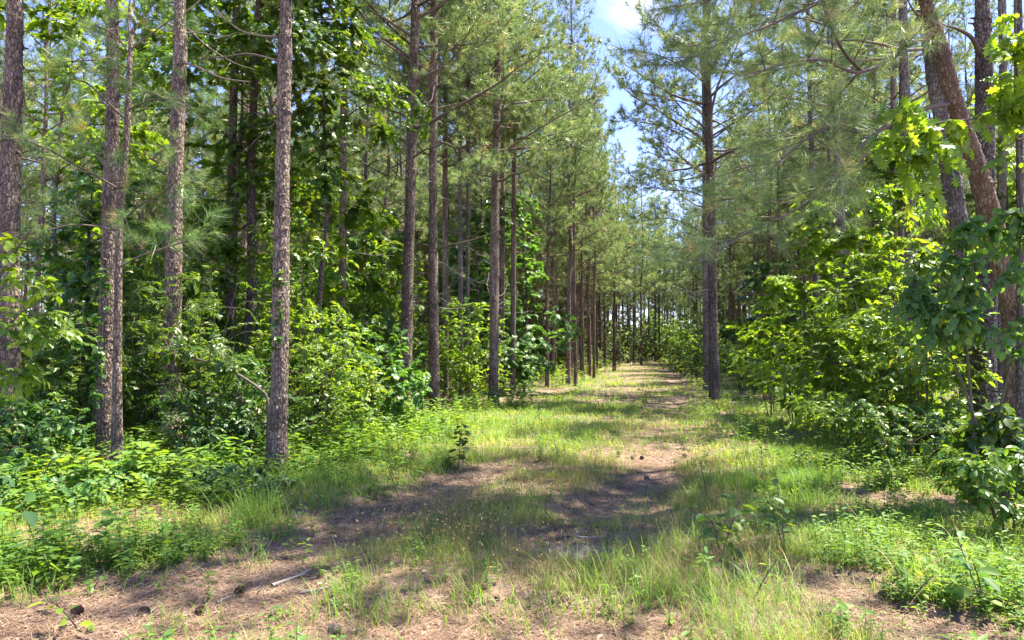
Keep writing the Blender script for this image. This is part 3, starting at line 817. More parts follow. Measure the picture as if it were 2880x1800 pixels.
hero("slim dark pine trunk under the maple leaves, left of the big forked-limb pine", [(342, 421), (342, 353), (343, 180), (345, 0)], 15.8, .105, H=16, cb=8, dead=5, group=G_ROW, sides=14)
hero("tall pine with one heavy limb sweeping right over the grass", [(404, 418), (406, 353), (410, 200), (414, 60), (416, 0)], 16.5, .163, H=18, cb=7.4, Lmax=3.2, nb=40, flakes=500, sides=18, dead=10, tpl=TUFT_MID, group=G_ROW,
     limbs=[([(413, 128), (428, 124), (448, 112), (475, 97), (500, 82), (520, 66), (545, 52)], [16.5, 16.1, 15.6, 15, 14.6, 14.3, 14], .052, MIDD),
            ([(414, 118), (424, 100), (434, 78), (450, 60), (475, 48)], [16.5, 16.2, 15.8, 15.6, 15.4], .036, MIDD),
            ([(410, 160), (424, 150), (440, 145), (458, 130)], [16.5, 16.2, 15.8, 15.4], .03, MIDD),
            ([(414, 66), (398, 52), (380, 40), (362, 30)], [16.5, 16.2, 15.8, 15.4], .036, MIDD),
            ([(413, 110), (396, 98), (382, 84), (366, 72)], [16.5, 16, 15.4, 15], .03, MIDD)])
hero("mottled pine just right of the pine with the sweeping limb", [(436, 412), (434, 353), (433, 200), (434, 60), (434, 0)], 18.3, .150, H=17, cb=7.2, nb=38, dead=14, flakes=400, sides=18, group=G_ROW,
     limbs=[([(436, 250), (450, 245), (472, 240), (495, 232), (505, 228)], [18.3, 18, 17.8, 17.6, 17.5], .022, None), ([(436, 215), (452, 200), (468, 180), (490, 165)], [18.3, 18, 17.7, 17.4], .03, MIDD)])
hero("slim pine trunk behind and right of the mottled pine", [(446, 399), (446, 353), (445, 180), (446, 40)], 23.5, .118, H=16, cb=7.5, group=G_ROW)
hero("left one of a pair of dark thin trunks in front of lit leaves", [(461, 400), (461, 353), (460, 180), (460, 40)], 23, .09, H=15, cb=8, group=G_ROW, bark=M_BARKGREY)
hero("right one of a pair of dark thin trunks in front of lit leaves", [(467, 400), (467, 353), (468, 180), (468, 40)], 23.2, .085, H=15, cb=8, group=G_ROW, bark=M_BARKGREY)
hero("sturdy pine at the grass edge with two limbs raised in a V", [(493, 405), (494, 353), (495, 200), (497, 110), (498, 40)], 20.8, .160, H=15.5, cb=6.6, Lmax=3.4, nb=40, flakes=350, sides=16, dead=12, group=G_ROW,
     limbs=[([(496, 160), (510, 148), (540, 128), (575, 108), (600, 92)], [20.8, 20.4, 20, 19.6, 19.4], .036, MIDD), ([(496, 140), (508, 125), (530, 108), (552, 88)], [20.8, 20.6, 20.4, 20.2], .03, MIDD),
            ([(495, 128), (484, 112), (468, 100), (455, 95)], [20.8, 20.5, 20.2, 20], .026, MIDD)])
hero("dark trunk close behind the V-limbed pine", [(502, 398), (502, 353), (503, 180), (503, 60)], 26, .10, H=16, cb=8, group=G_ROW)
hero("dark straight trunk in front of the dense green maple column", [(513, 396), (513, 353), (514, 180), (515, 60)], 26, .118, H=16, cb=8, group=G_ROW)
FARROW = [(547, 388, 32, .13), (566, 372, 55, .12), (571, 372, 55, .13), (577, 374, 53, .16), (575.5, 387, 33, .135), (581, 376, 46, .12), (583, 380, 40, .13), (590, 376.5, 46, .15), (594, 379, 42, .15), (605, 369, 68, .14), (614, 372.5, 57, .16), (619, 367, 72, .12),
          (628, 366.5, 76, .13), (634, 366.5, 76, .14), (641, 368, 70, .15), (649, 362, 84, .12), (655, 364, 80, .15), (660, 364, 80, .15), (667, 362, 86, .12), (673, 362, 86, .13), (688, 362, 84, .13), (693, 362, 84, .13)]
LBL = ["pine with a flared foot in the leaf-littered shade beyond the V-limbed pine", "thin brown pine leftmost of the far trunk cluster", "thin pine second from left in the far trunk cluster", "brown pine trunk of the far cluster with pale gap to its right",
       "pale mottled pine foremost of the far trunk cluster", "thin pine hidden close behind the pale mottled pine", "grey pine right behind the pale mottled pine", "left trunk of two touching dark pines beside the far grass", "right trunk of two touching dark pines beside the far grass",
       "lone slender pine left of the thicker far pine at the grass end", "thicker far pine where the grass bank ends", "thin pine right of the thicker far pine at the grass end", "slim dark pine at the end of the track with a lit yellow shrub behind", "slim pine right beside the lit yellow shrub far down the track",
       "dark pine standing at the crest where the track ends", "thin pine behind the crest of the track", "left trunk of the thick dark pair past the crest", "right trunk of the thick dark pair past the crest", "first thin trunk right of the thick dark pair past the crest", "second thin trunk right of the thick dark pair past the crest",
       "left trunk of a far grey pair over the right-hand bush", "right trunk of a far grey pair over the right-hand bush"]
PROTO = []
def proto(**kw):
    o = pine("tall pine", (0, 0, -500), separate=False, **kw)
    PROTO.append(o); return o
for k in range(5):
    proto(H=18.5 + .7 * k, r0=.13, cb=5.6 + .6 * (k % 3), Lmax=3.3 + .2 * (k % 2), nb=48, dead=14, bark=M_BARKFAR, sides=9, dens=4.4, gap=.115, sc_t=1.15, lean=(.008 * (k - 2), .005))
used = set()
def put_pine(k, loc, r, rz, label, group, hs=1.0, wide=1.0):
    o = PROTO[k % 5]; s = r / .13
    s = min(max(s, .8), 1.25)
    sc = ((s * .55 + .45) * wide, (s * .55 + .45) * wide, hs)
    if k % 5 in used:
        q = copy_tree(o, loc, rz, sc, label, group)
    else:
        used.add(k % 5); q = o; q.location = [float(v) for v in loc]; q.rotation_euler = (0, 0, rz); q.scale = sc; q["label"] = label; q["group"] = group
    q["category"] = "pine tree"
    return q
taken = []
for i, ((px, py, Y, r), lb) in enumerate(zip(FARROW, LBL)):
    c = onground(px, Y); taken.append(c)
    put_pine(i, c, r, rng.random() * 6.28, lb, "far pines along the track", .95 + .1 * rng.random(), .72 if Y < 50 else 1.0)

for i in range(20):
    c = onground(588 + 7 * i + 5 * rng.normal(), 88 + 20 * rng.random())
    put_pine(i, c, .13, rng.random() * 6.28, "pine of the far stand closing the end of the track", "pines beyond the end of the track", 1.02 + .12 * rng.random())
G_R = "pines standing on the right side of the track"
hero("lone straight pine on the right edge of the track", [(715, 400), (713.5, 353), (711, 200), (708, 100), (706, 0)], 23.2, .185, H=17.5, cb=6.6, Lmax=4.4, nb=50, flakes=300, sides=18, dead=22, dead_lo=2.4, dead_l=1.9, bark=M_BARKDARK, group=G_R, dens=4.6,
     limbs=[([(710, 200), (692, 192), (668, 190), (648, 188), (632, 194)], [23.2, 22.8, 22.4, 22, 21.8], .03, dict(tpl=TUFT_FAR, start=.25, dens=6)), ([(709, 150), (688, 138), (662, 126), (638, 122), (618, 118)], [23.2, 22.6, 22.2, 22, 21.8], .03, dict(tpl=TUFT_FAR, start=.25, dens=6)), ([(707, 85), (685, 68), (660, 56), (636, 50)], [23.2, 22.6, 22.2, 22], .03, dict(tpl=TUFT_FAR, start=.25, dens=6)), ([(711, 240), (690, 225), (665, 218), (640, 222)], [23.2, 22.8, 22.4, 22], .03, dict(tpl=TUFT_FAR, start=.4)), ([(710, 180), (690, 165), (668, 160), (645, 150)], [23.2, 22.6, 22.2, 22], .03, dict(tpl=TUFT_FAR, start=.3)),
            ([(708, 120), (690, 105), (665, 98), (640, 92), (625, 88)], [23.2, 22.6, 22.2, 22, 21.8], .03, dict(tpl=TUFT_FAR, start=.3)), ([(712, 175), (735, 150), (760, 132), (790, 125)], [23.2, 22.8, 22.4, 22], .03, dict(tpl=TUFT_FAR, start=.3))])
hero("dark pine hidden close behind the lone straight pine", [(707, 392), (706, 353), (705, 200), (704, 40)], 29, .15, H=17, cb=7.5, group=G_R, bark=M_BARKGREY)
hero("slim grey pine left of the crooked grey pine, above the bright saplings", [(817, 388), (815, 260), (812, 160), (809, 60), (808, 0)], 28, .13, H=20, cb=8.5, nb=40, dead=14, group=G_R, bark=M_BARKGREY)
hero("thinnest dark trunk between the slim grey pine and the crooked grey pine", [(833, 390), (831, 260), (829, 150), (828, 0)], 31, .10, H=19, cb=8.5, nb=34, dead=8, group=G_R, bark=M_BARKGREY)
hero("crooked grey pine rising behind the bright saplings", [(848, 402), (843, 260), (839, 190), (837, 140), (834, 60), (833, 0)], 21.5, .142, H=20, cb=9, nb=40, dead=12, group=G_R, bark=M_BARKGREY, sides=16)
hero("slim brown pine left of the blue-grey pine on the right", [(896, 400), (895, 260), (893, 160), (893, 90), (894, 0)], 25, .125, H=20, cb=9.5, nb=36, group=G_R, bark=M_BARK, dead=8)
hero("dark narrow trunk squeezed behind the blue-grey pine", [(903, 402), (902, 260), (901, 160), (900, 0)], 27, .10, H=19, cb=9.5, nb=30, group=G_R, bark=M_BARKGREY, dead=6)
hero("smooth blue-grey pine trunk behind the sassafras bush", [(913, 420), (911, 250), (908, 160), (904, 60), (903, 0)], 17, .150, H=21, cb=13, nb=34, group=G_R, bark=M_BARKGREY, dead=6, flakes=200, sides=18)
hero("grey pine leaning left between the ruddy leaning pine and the blue-grey pine", [(984, 440), (968, 280), (953, 190), (944, 130), (934, 75), (925, 20), (921, 0)], 11.6, .175, H=21, cb=13, nb=36, Lmax=3.6, group=G_R, bark=M_BARKGREY, flakes=500, sides=20, dead=3, dead_lo=5,
     limbs=[([(930, 48), (905, 50), (880, 44), (850, 40), (815, 44)], [11.6, 11, 10.4, 10, 9.6], .035, dict(NEARD, tpl=TUFT_MID)), ([(955, 200), (965, 170), (975, 150)], [11.6, 12, 12.4], .02, None)])
hero("upright dark rough pine standing behind the leaning ruddy pine", [(983, 453), (985, 353), (986, 250), (985, 128), (983, 30), (982, 0)], 10.9, .180, H=22.5, cb=13, nb=26, Lmax=3.8, group=G_R, bark=M_BARKDARK, flakes=500, sides=20, dead=3, dead_lo=6,
     limbs=[([(980, 55), (972, 38), (955, 28), (940, 26)], [10.9, 10.7, 10.4, 10.2], .05, None), ([(944, 26), (930, 20), (915, 12), (905, -5)], [10.2, 10, 9.8, 9.6], .03, dict(NEARD, tpl=TUFT_MID))])
hero("ruddy rough-barked pine leaning left across the right corner", [(1012, 455), (1017, 380), (1013, 313), (992, 222), (974, 160), (956, 106), (939, 45), (926, 0)], [9.4, 9.4, 9.35, 9.2, 9.1, 9.0, 8.9, 8.8], .168, H=15.5, cb=8.4, group=G_R, bark=M_BARKRED, flakes=500, sides=22, dead=2, dead_lo=4, nb=30, tpl=TUFT_MID,
     limbs=[([(951, 104), (930, 107), (905, 116), (880, 130), (855, 152), (828, 182), (800, 208), (770, 222), (735, 240), (700, 262)], [9.0, 8.8, 8.6, 8.4, 8.2, 8.0, 7.8, 7.7, 7.5, 7.4], .034, dict(NEARD, start=.42)),
            ([(960, 128), (935, 122), (905, 118), (875, 116), (845, 120), (815, 134), (790, 152), (765, 176)], [9.05, 8.7, 8.4, 8.1, 7.9, 7.7, 7.5, 7.4], .03, dict(NEARD, start=.5)),
            ([(936, 32), (910, 44), (885, 62), (862, 72), (845, 70), (825, 60), (790, 62), (745, 78)], [8.9, 8.6, 8.3, 8.0, 7.8, 7.6, 7.3, 7.0], .034, dict(NEARD, start=.3)),
            ([(862, 72), (846, 55), (832, 30), (822, 0), (815, -30)], [8.0, 7.8, 7.6, 7.4, 7.2], .022, dict(NEARD, start=.2)),
            ([(928, 0), (900, -15), (860, -12), (815, 5), (770, 25), (725, 42), (690, 60)], [8.8, 8.4, 8, 7.6, 7.2, 6.9, 6.6], .03, dict(NEARD, start=.25)),
            ([(915, -60), (870, -60), (810, -45), (750, -20), (700, 5)], [8.6, 8.2, 7.8, 7.4, 7.0], .03, dict(NEARD, start=.25)),
            ([(880, 130), (862, 160), (845, 190), (836, 225)], [8.4, 8.1, 7.9, 7.8], .014, dict(NEARD, start=.5))])
hero("thin dark trunk at the right edge of the picture", [(1019, 470), (1020, 353), (1020, 200), (1019, 0)], 8.2, .05, H=12, cb=9, nb=5, group=G_R, bark=M_BARKGREY, dead=0, sides=12)
hero("grey pine trunk in the wood right of the upright dark rough pine", [(1000, 400), (1001, 250), (1003, 100), (1002, 0)], 19, .14, H=20, cb=13, nb=14, group=G_R, bark=M_BARKGREY, dead=6)

# the young pine that grows against the second trunk
b_, p_ = drawn([(118, 466), (117, 400), (118, 300), (119, 240), (122, 190), (127, 130), (129, 80), (131, 40)], 6.3, 8.9)
YD = dict(tpl=TUFT_NEAR, start=.22, dens=5.5, gap=.10, tw=.42)
def yl(pts, Y): return (limb(b_, pts, Y, 9), .014, YD)
pine("thin young pine with soft needle sprays, against the scaly trunk", b_, H=6.3, r0=.062, path=p_, nb=0, cb=5.6, dead=0, bark=M_BARK, needle=M_NEEDLE_NEAR, sides=12, tpl=TUFT_NEAR, group=G_ROW,
     limbs=[yl([(120, 190), (100, 178), (75, 165), (50, 150), (25, 140)], [8.9, 8.6, 8.3, 8.0, 7.8]), yl([(121, 186), (100, 160), (80, 135), (60, 110)], [8.9, 8.8, 8.7, 8.6]), yl([(127, 120), (110, 105), (90, 85), (70, 78)], [8.9, 8.6, 8.3, 8]),
            yl([(128, 110), (150, 100), (172, 100), (190, 110)], [8.9, 8.7, 8.4, 8.2]), yl([(130, 55), (115, 35), (95, 25)], [8.9, 8.7, 8.5]), yl([(130, 50), (150, 35), (170, 20)], [8.9, 8.7, 8.5]),
            yl([(118, 268), (140, 256), (165, 248), (188, 240)], [8.9, 8.5, 8.2, 8.0]), yl([(119, 225), (140, 205), (160, 195), (178, 180)], [8.9, 8.7, 8.4, 8.2]), yl([(119, 232), (95, 226), (70, 225), (48, 230)], [8.9, 8.7, 8.5, 8.3]),
            yl([(131, 40), (128, 20), (130, 0), (134, -15)], [8.9, 8.9, 8.9, 8.9]), yl([(130, 70), (110, 58), (95, 60), (60, 62)], [8.9, 8.7, 8.4, 8.2])])

# ================================================================== THE REST OF THE PINE STAND
def hides(c):                       # keep the view down the track and the photo's own trunks free
    u = U(c[0], c[1])
    return -4.6 - .03 * max(0, 25 - c[1]) < u < 3.4 and c[1] < 86
n_in = 0
spots = []
for i in range(-15, 15):
    for j in range(0, 36):
        u = i * 3.1 + (.9 if i < 0 else 3.0) + .5 * rng.normal(); v = 12 + j * 3.0 + .9 * rng.normal()
        x, y = u + .22 * v, v
        if hides((x, y)): continue
        if y < 14 and abs(u) < 9: continue
        if -9 < u < -4 and y < 30: continue
        if 3 < u < 7.5 and y < 34: continue
        ang = math.degrees(math.atan2(x, y))
        if abs(ang) > 41: continue
        if any((x - t[0]) ** 2 + (y - t[1]) ** 2 < 2.2 for t in taken): continue
        d = math.hypot(x, y)
        if u < 0 and y < 40 and rng.random() < .68: continue
        if u > 0 and rng.random() < (.95 if y < 30 else .4 if y < 46 else 0): continue
        spots.append((d + 4 * rng.random(), x, y, u))
spots.sort()
for d, x, y, u in spots[:200]:
    lab, grp = (("pine of the stand deep in the wood left of the track", "pines deep in the left wood") if u < 0 else ("pine of the stand deep in the wood right of the track", "pines deep in the right wood")) if y < 84 else ("pine of the far stand closing the end of the track", "pines beyond the end of the track")
    put_pine(int(rng.integers(0, 5)), (x, y, float(gh(x, y)) - .05), .10 + .07 * rng.random(), rng.random() * 6.28, lab, grp, .9 + .2 * rng.random())
rest = spots[200:]
# what lies farther still reads as one mass
fw = MB()
bl = MB()
src = [next(c for c in o.children if c.name.startswith("crown")).data for o in PROTO[:2]]
def grab(me):
    v = np.empty(len(me.vertices) * 3, np.float32); me.vertices.foreach_get("co", v)
    li = np.empty(len(me.loops), np.int32); me.loops.foreach_get("vertex_index", li)
    ls = np.empty(len(me.polygons), np.int32); me.polygons.foreach_get("loop_start", ls)
    tot = np.diff(np.append(ls, len(li))); t = ls[tot == 3]
    return v.reshape(-1, 3), np.stack([li[t], li[t + 1], li[t + 2]], -1)
def thin(v, f, step, grow):
    f = f[::step]; tri = v[f].astype(float); c = tri.mean(1, keepdims=True)
    return ((tri - c) * grow + c).reshape(-1, 3), np.arange(3 * len(f)).reshape(-1, 3)
far_c = [thin(*grab(m), 8, 2.8) for m in src]
arc = []
for k in range(190):
    a = math.radians(-44 + 88 * (k + rng.random()) / 190); r = 93 + 40 * rng.random()
    arc.append((r * math.sin(a), r * math.cos(a)))
for k, (x, y) in enumerate([(s[1], s[2]) for s in rest[:110]] + arc):
    v, f = far_c[k % 2]; an = rng.random() * 6.28; ca, sa = math.cos(an), math.sin(an); s = .9 + .25 * rng.random()
    low = (0, 3.2, 5.6)[k % 3]
    w = np.stack([v[:, 0] * ca - v[:, 1] * sa, v[:, 0] * sa + v[:, 1] * ca, v[:, 2] - low], -1) * s + [x, y, float(gh(x, y))]
    fw.add(w, f, rng.random(len(f)))
    if True: # low broadleaf growth between
        n = 420; P = np.array([x, y, float(gh(x, y))]) + rng.normal(size=(n, 3)) * [2.2, 2.2, 0] + np.stack([np.zeros(n), np.zeros(n), rng.random(n) ** 1.3 * 4.6], -1)
        scatter(fw, CHIP[0], CHIP[1], P, frames(rng.normal(size=(n, 3)), rng.normal(size=(n, 3)) + [0, 0, 1]), .28 + .2 * rng.random(n), rng.random(n))
    tube(bl, [(x, y, float(gh(x, y)) - .1), (x, y, 8), (x, y, 15 * s)], [.15, .11, .04], 6, a=.5)
fo = tag(fw.build("distant_woods", M_NEEDLE), kind="stuff")
tag(bl.build("distant_woods_trunks", M_BARKFAR), kind="stuff")

# ================================================================== BROADLEAF TREES
def gl(px, Y): return onground(px, Y)
def tree_env(h0, h1, r, n=6, seed=0):
    out = []
    for k in range(n):
        t = (k + .5) / n; g_ = rng.random() * 6.28; rr = r * (1 - .55 * abs(t - .35) ** 1.2)
        out.append((math.cos(g_) * rr * .4, math.sin(g_) * rr * .4, h0 + (h1 - h0) * t, rr * .8, rr * .8, (h1 - h0) / n * .9, rr))
    return out
def broad(label, loc, H, r, h0, ntw, lpt, ll, mat, leaf=STAR, tr=.07, group=None, lean=(0, 0), limbs=30, env=None, **kw):
    st = [(trunk_path(H, .10, lean)[::3], tr, .012)]
    return leafy(label, loc, st, env or tree_env(h0, H, r), ntw, lpt, leaf, ll, mat, name="broadleaf_tree", cat="tree", group=group, limbs=limbs, parts=("trunk", "crown"), twig_l=.5, stem_mat=M_BARKDARK, sides=10, **kw)
G_B = "broadleaf trees among the pines"
broad("tall maple with dark lobed leaves right of the clean pine trunk", gl(318, 13.5), 9.5, 2.1, 4.6, 640, 12, .115, M_LF_MID, group=G_B, limbs=46, gaps=.44, droop=.35, gscale=1.5)
broad("maple spreading lobed leaves behind the two dark twin trunks", gl(232, 13.5), 9.5, 2.2, 4.4, 470, 12, .115, M_LF_MID, group=G_B, limbs=40, gaps=.46, gscale=1.5)
broad("maple with sunlit lobed leaves behind the trunk at the left edge", gl(58, 14.5), 10, 2.1, 5.2, 430, 12, .115, M_LF_BRIGHT, group=G_B, limbs=40, gaps=.42)
broad("shaded maple sapling filling the gap behind the young pine", gl(92, 13), 5.2, 1.7, 1.6, 330, 12, .115, M_LF_DARK, group=G_B, limbs=26, gaps=.40)
broad("yellow-green sunlit tree right of the clean pine trunk", gl(322, 17), 6.6, 2.0, 1.8, 420, 13, .13, M_LF_BRIGHT, OVAL, group=G_B, limbs=34)
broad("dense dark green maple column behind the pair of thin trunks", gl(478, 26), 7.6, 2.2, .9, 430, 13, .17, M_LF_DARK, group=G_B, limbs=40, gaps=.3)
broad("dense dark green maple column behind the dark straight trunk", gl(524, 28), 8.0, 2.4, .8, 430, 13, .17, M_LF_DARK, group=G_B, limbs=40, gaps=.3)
broad("tall mid-green maple behind the slim brown pine on the right", gl(880, 24), 9.0, 2.6, 2.0, 520, 13, .17, M_LF_MID, group=G_B, limbs=46, gaps=.32)
broad("mid-green maple in shade between the lone pine and the bright saplings", gl(765, 31), 5.6, 2.1, .6, 330, 13, .17, M_LF_DARK, group=G_B, limbs=30, gaps=.3)
broad("sunlit maple beyond the grey leaning pine on the right", gl(960, 20), 7.0, 2.2, 1.2, 380, 13, .16, M_LF_MID, group=G_B, limbs=34)
broad("maple with light leaves in the right upper corner behind the dark rough pine", gl(1012, 19), 9.6, 2.0, 4.4, 420, 12, .14, M_LF_BRIGHT, group=G_B, limbs=34, gaps=.4)
# twin dark trunks of one forked tree
tl = gl(236, 13.8)
leafy("forked dark tree of two parallel trunks behind the clean pine trunk", tl, [([(0, 0, -.1), (-.02, 0, 1.2), (-.14, 0, 2.6), (-.17, .02, 5), (-.14, 0, 8), (-.1, 0, 11)], .13, .06), ([(0, 0, -.1), (.05, 0, 1.2), (.28, .05, 2.6), (.24, 0, 5), (.30, 0, 8), (.42, 0, 11)], .135, .05)],
      [(0, 0, 10, 2.2, 2.2, 1.6, 1), (-.6, 0, 8, 1.6, 1.6, 1.2, .6)], 260, 12, STAR, .12, M_LF_MID, name="broadleaf_tree", cat="tree", group=G_B, limbs=22, parts=("trunk", "crown"), stem_mat=M_BARKDARK, sides=12)
# oak sapling whose sprays hang in front of the leaning trunks
oc = gl(1030, 7.6)
def rel(px, py, Y, c): return at(px, py, Y) - c
oe = [(*rel(905, 125, 7.2, oc), .42, .35, .35, 1.4), (*rel(935, 135, 7.4, oc), .4, .3, .3, 1), (*rel(1006, 105, 7.4, oc), .35, .4, .35, .7), (*rel(1016, 60, 7.5, oc), .35, .4, .5, .8), (*rel(960, 160, 7.4, oc), .35, .3, .2, .5), (*rel(1015, 140, 7.5, oc), .4, .4, .4, .8), (*rel(925, 185, 7.4, oc), .3, .3, .2, .4), (*rel(1010, 25, 7.6, oc), .3, .4, .3, .4)]
leafy("oak sapling with backlit pointed lobes hanging before the leaning pines", oc, [([(0, 0, -.1), (.03, 0, 2), (-.02, .05, 4), (0, 0, 6.4)], .035, .01), ([tuple(rel(1022, 110, 7.6, oc)), tuple(rel(980, 118, 7.5, oc)), tuple(rel(940, 122, 7.4, oc)), tuple(rel(905, 122, 7.2, oc))], .012, .005)],
      oe, 95, 9, OAK, .165, M_LF_BRIGHT, name="broadleaf_tree", cat="tree", limbs=8, parts=("trunk", "crown"), gaps=.2, droop=.4, tilt=.5)

# ================================================================== SHRUBS AND SAPLINGS THE PHOTO SHOWS ONE BY ONE
def bush(label, px, Y, H, r, ntw, lpt, ll, mat, leaf=OVAL, ns=6, group=None, flat=.5, name="shrub", cat="shrub", **kw):
    env = [(0, 0, H * .55, r, r * .9, H * .42, 1.0), (r * .35, -r * .2, H * .35, r * .8, r * .7, H * .3, .6), (-r * .4, 0, H * .72, r * .55, r * .55, H * .26, .5)]
    return leafy(label, gl(px, Y), multistem(ns, H, r * .7, .013), env, ntw, lpt, leaf, ll, mat, name=name, cat=cat, group=group, limbs=int(ntw / 9), twig_l=.32, **kw)
G_L = "shrubs under the left-hand pines"
G_S = "shrubs along the right side of the track"
bush("tall leafy shrub between the young pine and the shrub-hidden trunk", 150, 11.5, 3.3, 1.15, 412, 12, 0.084, M_LF_MID, group=G_L)
bush("tall shrub with slim leaves in front of the twin dark trunks", 205, 10.6, 3.0, 1.2, 425, 12, 0.088, M_LF_MID, SLIM, group=G_L)
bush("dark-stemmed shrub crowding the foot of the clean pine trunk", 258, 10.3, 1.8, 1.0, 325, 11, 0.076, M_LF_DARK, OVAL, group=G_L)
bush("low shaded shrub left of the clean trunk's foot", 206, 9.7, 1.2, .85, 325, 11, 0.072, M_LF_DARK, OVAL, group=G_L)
bush("shrub with pale shining leaves right of the clean pine trunk", 318, 11.5, 2.7, 1.2, 412, 12, 0.080, M_LF_BRIGHT, OVAL, group=G_L)
bush("dark maple sapling thicket left of the pine with the sweeping limb", 358, 14.2, 2.5, 1.5, 450, 13, 0.092, M_LF_DARK, STAR, group=G_L)
bush("drooping bright-tipped shrub over the litter by the slim dark trunk", 336, 12.6, 2.0, 1.0, 325, 12, 0.080, M_LF_BRIGHT, OVAL, group=G_L)
bush("yellowish low shrub at the foot of the slim dark trunk", 366, 15, 1.0, 1.1, 275, 11, 0.060, M_LF_BRIGHT, OVAL, group=G_L)
bush("shrub between the left-edge trunk and the young pine", 62, 10.8, 2.3, 1.1, 375, 12, 0.080, M_LF_MID, OVAL, group=G_L)
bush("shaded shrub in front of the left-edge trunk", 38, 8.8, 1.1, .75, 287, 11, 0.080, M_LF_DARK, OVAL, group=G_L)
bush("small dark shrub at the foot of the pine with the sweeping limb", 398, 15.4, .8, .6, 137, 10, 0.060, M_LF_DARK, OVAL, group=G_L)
bush("shrub behind the shrub-hidden trunk with sunlit top", 185, 14.5, 3.8, 1.5, 425, 12, 0.096, M_LF_BRIGHT, OVAL, group=G_L)
bush("thin straggly shrub with bare stalks before the clean trunk", 240, 10.0, 1.7, .7, 150, 9, 0.068, M_LF_MID, OVAL, group=G_L, gaps=.45)
bush("bushy growth left of the mottled pine's foot", 415, 22, 2.2, 1.6, 375, 12, 0.104, M_LF_MID, OVAL, group=G_L)
bush("low glossy bush in the foreground shade below the young pine", 150, 8.0, .4, .8, 262, 11, 0.068, M_LF_BLUE, OVAL, group=G_L)
bush("low dark bush in the foreground shade at the left edge", 30, 7.2, .55, .9, 262, 10, 0.076, M_LF_BLUE, OVAL, group=G_L)
bush("low bush at the shade's edge below the clean trunk", 228, 8.0, .38, .8, 250, 11, 0.064, M_LF_BLUE, OVAL, group=G_L)
for lb, px, py0, py1, Yv, r_, n_ in (("ivy growing up the lower stem of the clean pine trunk", 279, 345, 268, 9.2, .14, 16), ("vine leaves clinging to the scaly trunk beside the young pine", 107, 400, 262, 9.5, .14, 34)):
    vc = gl(px, Yv); zs = np.linspace(0.0, hgt(py1, Yv) - vc[2], 9); ph = np.linspace(-2.4, -.9, 9)
    st = np.stack([np.cos(ph) * (r_ + .03), np.sin(ph) * (r_ + .03), zs], -1)
    z0, z1 = hgt(py0, Yv) - vc[2], hgt(py1, Yv) - vc[2]
    leafy(lb, vc, [(st, .008, .004)], [(0, -r_ - .05, z0 + (z1 - z0) * t, .12, .07, (z1 - z0) * .14, 1) for t in (.1, .35, .6, .85)], n_, 8, WIDE, .075, M_LF_DARK, name="ivy", cat="climbing plant", group="climbing plants on the trunks", twig_l=.2, gaps=.1)
# big pale leaves at the left edge
lc = gl(-28, 7.3)
leafy("sapling reaching in from the left edge with large sunlit oval leaves", lc, [([(0, 0, -.05), (.05, 0, 1.2), (.2, .05, 2.3), (.55, .05, 2.9)], .022, .008), ([(.05, 0, 1.2), (.5, -.1, 1.9), (.95, -.1, 2.2)], .012, .006)],
      [(.5, 0, 2.3, .45, .4, .3, 1), (.75, 0, 1.85, .5, .4, .22, 1), (.4, 0, 1.2, .45, .4, .3, .6), (.2, 0, 2.7, .35, .4, .25, .4)], 84, 9, OVAL, .115, M_LF_BRIGHT, name="sapling", cat="sapling", limbs=8, gaps=.25, tilt=.55)
SAP = [(48, 12.5, 4.4, "slender sapling with light leaves between the left-edge trunk and the young pine"), (140, 12.2, 4.6, "slender airy sapling just right of the young pine"), (158, 13.6, 5.2, "taller airy sapling left of the shrub-hidden trunk"), (196, 12.4, 4.4, "small-leaved sapling just right of the shrub-hidden trunk"),
       (222, 14.6, 5.4, "tall small-leaved sapling in front of the forked dark tree"), (256, 12.6, 4.2, "small-leaved sapling just left of the clean pine trunk"), (300, 12.4, 4.4, "airy sapling just right of the clean pine trunk"), (326, 14.5, 4.8, "airy yellowish sapling left of the slim dark trunk"), (362, 17, 4.6, "sapling with fine leaves right of the slim dark trunk"), (386, 19, 4.6, "fine-leaved sapling left of the pine with the sweeping limb"), (425, 24, 5.2, "fine-leaved sapling between the sweeping-limb pine and the mottled pine"), (80, 16, 5.6, "tall sapling deep between the left-edge trunk and the young pine")]
for k, (px, Y_, H_, lb) in enumerate(SAP):
    r_ = .75 + .25 * rng.random()
    leafy(lb, gl(px, Y_), [(trunk_path(H_, .12, (rng.normal() * .05, 0))[::2], .018, .005)] + multistem(2, H_ * .6, .4, .010),
          [(rng.normal() * .35, rng.normal() * .3, H_ * t, r_ * (1.1 - .5 * t), r_ * (1.1 - .5 * t), H_ * .07, 1) for t in (.22, .36, .5, .64, .78, .92)], 190, 11, (OVAL, SLIM, OVAL, STAR)[k % 4], (.085, .095, .08, .10)[k % 4] * (1 + .012 * Y_), (M_LF_MID, M_LF_BRIGHT, M_LF_BRIGHT)[k % 3], name="sapling", cat="sapling", group="airy saplings between the left-hand pines", limbs=22, twig_l=.35, gaps=.42, gscale=1.6)
# the bowed sapling
bc = gl(268, 9.6)
leafy("dark sapling stem bowed over to the left beside the clean trunk", bc, [([(0, 0, -.05), tuple(rel(268, 405, 9.6, bc)), tuple(rel(258, 388, 9.6, bc)), tuple(rel(227, 369, 9.5, bc)), tuple(rel(189, 357, 9.4, bc)), tuple(rel(150, 352, 9.3, bc))], .026, .01)],
      [(*rel(165, 345, 9.3, bc), .5, .4, .35, 1), (*rel(215, 355, 9.4, bc), .4, .3, .3, .6)], 46, 10, OVAL, .10, M_LF_MID, name="sapling", cat="sapling", limbs=6)
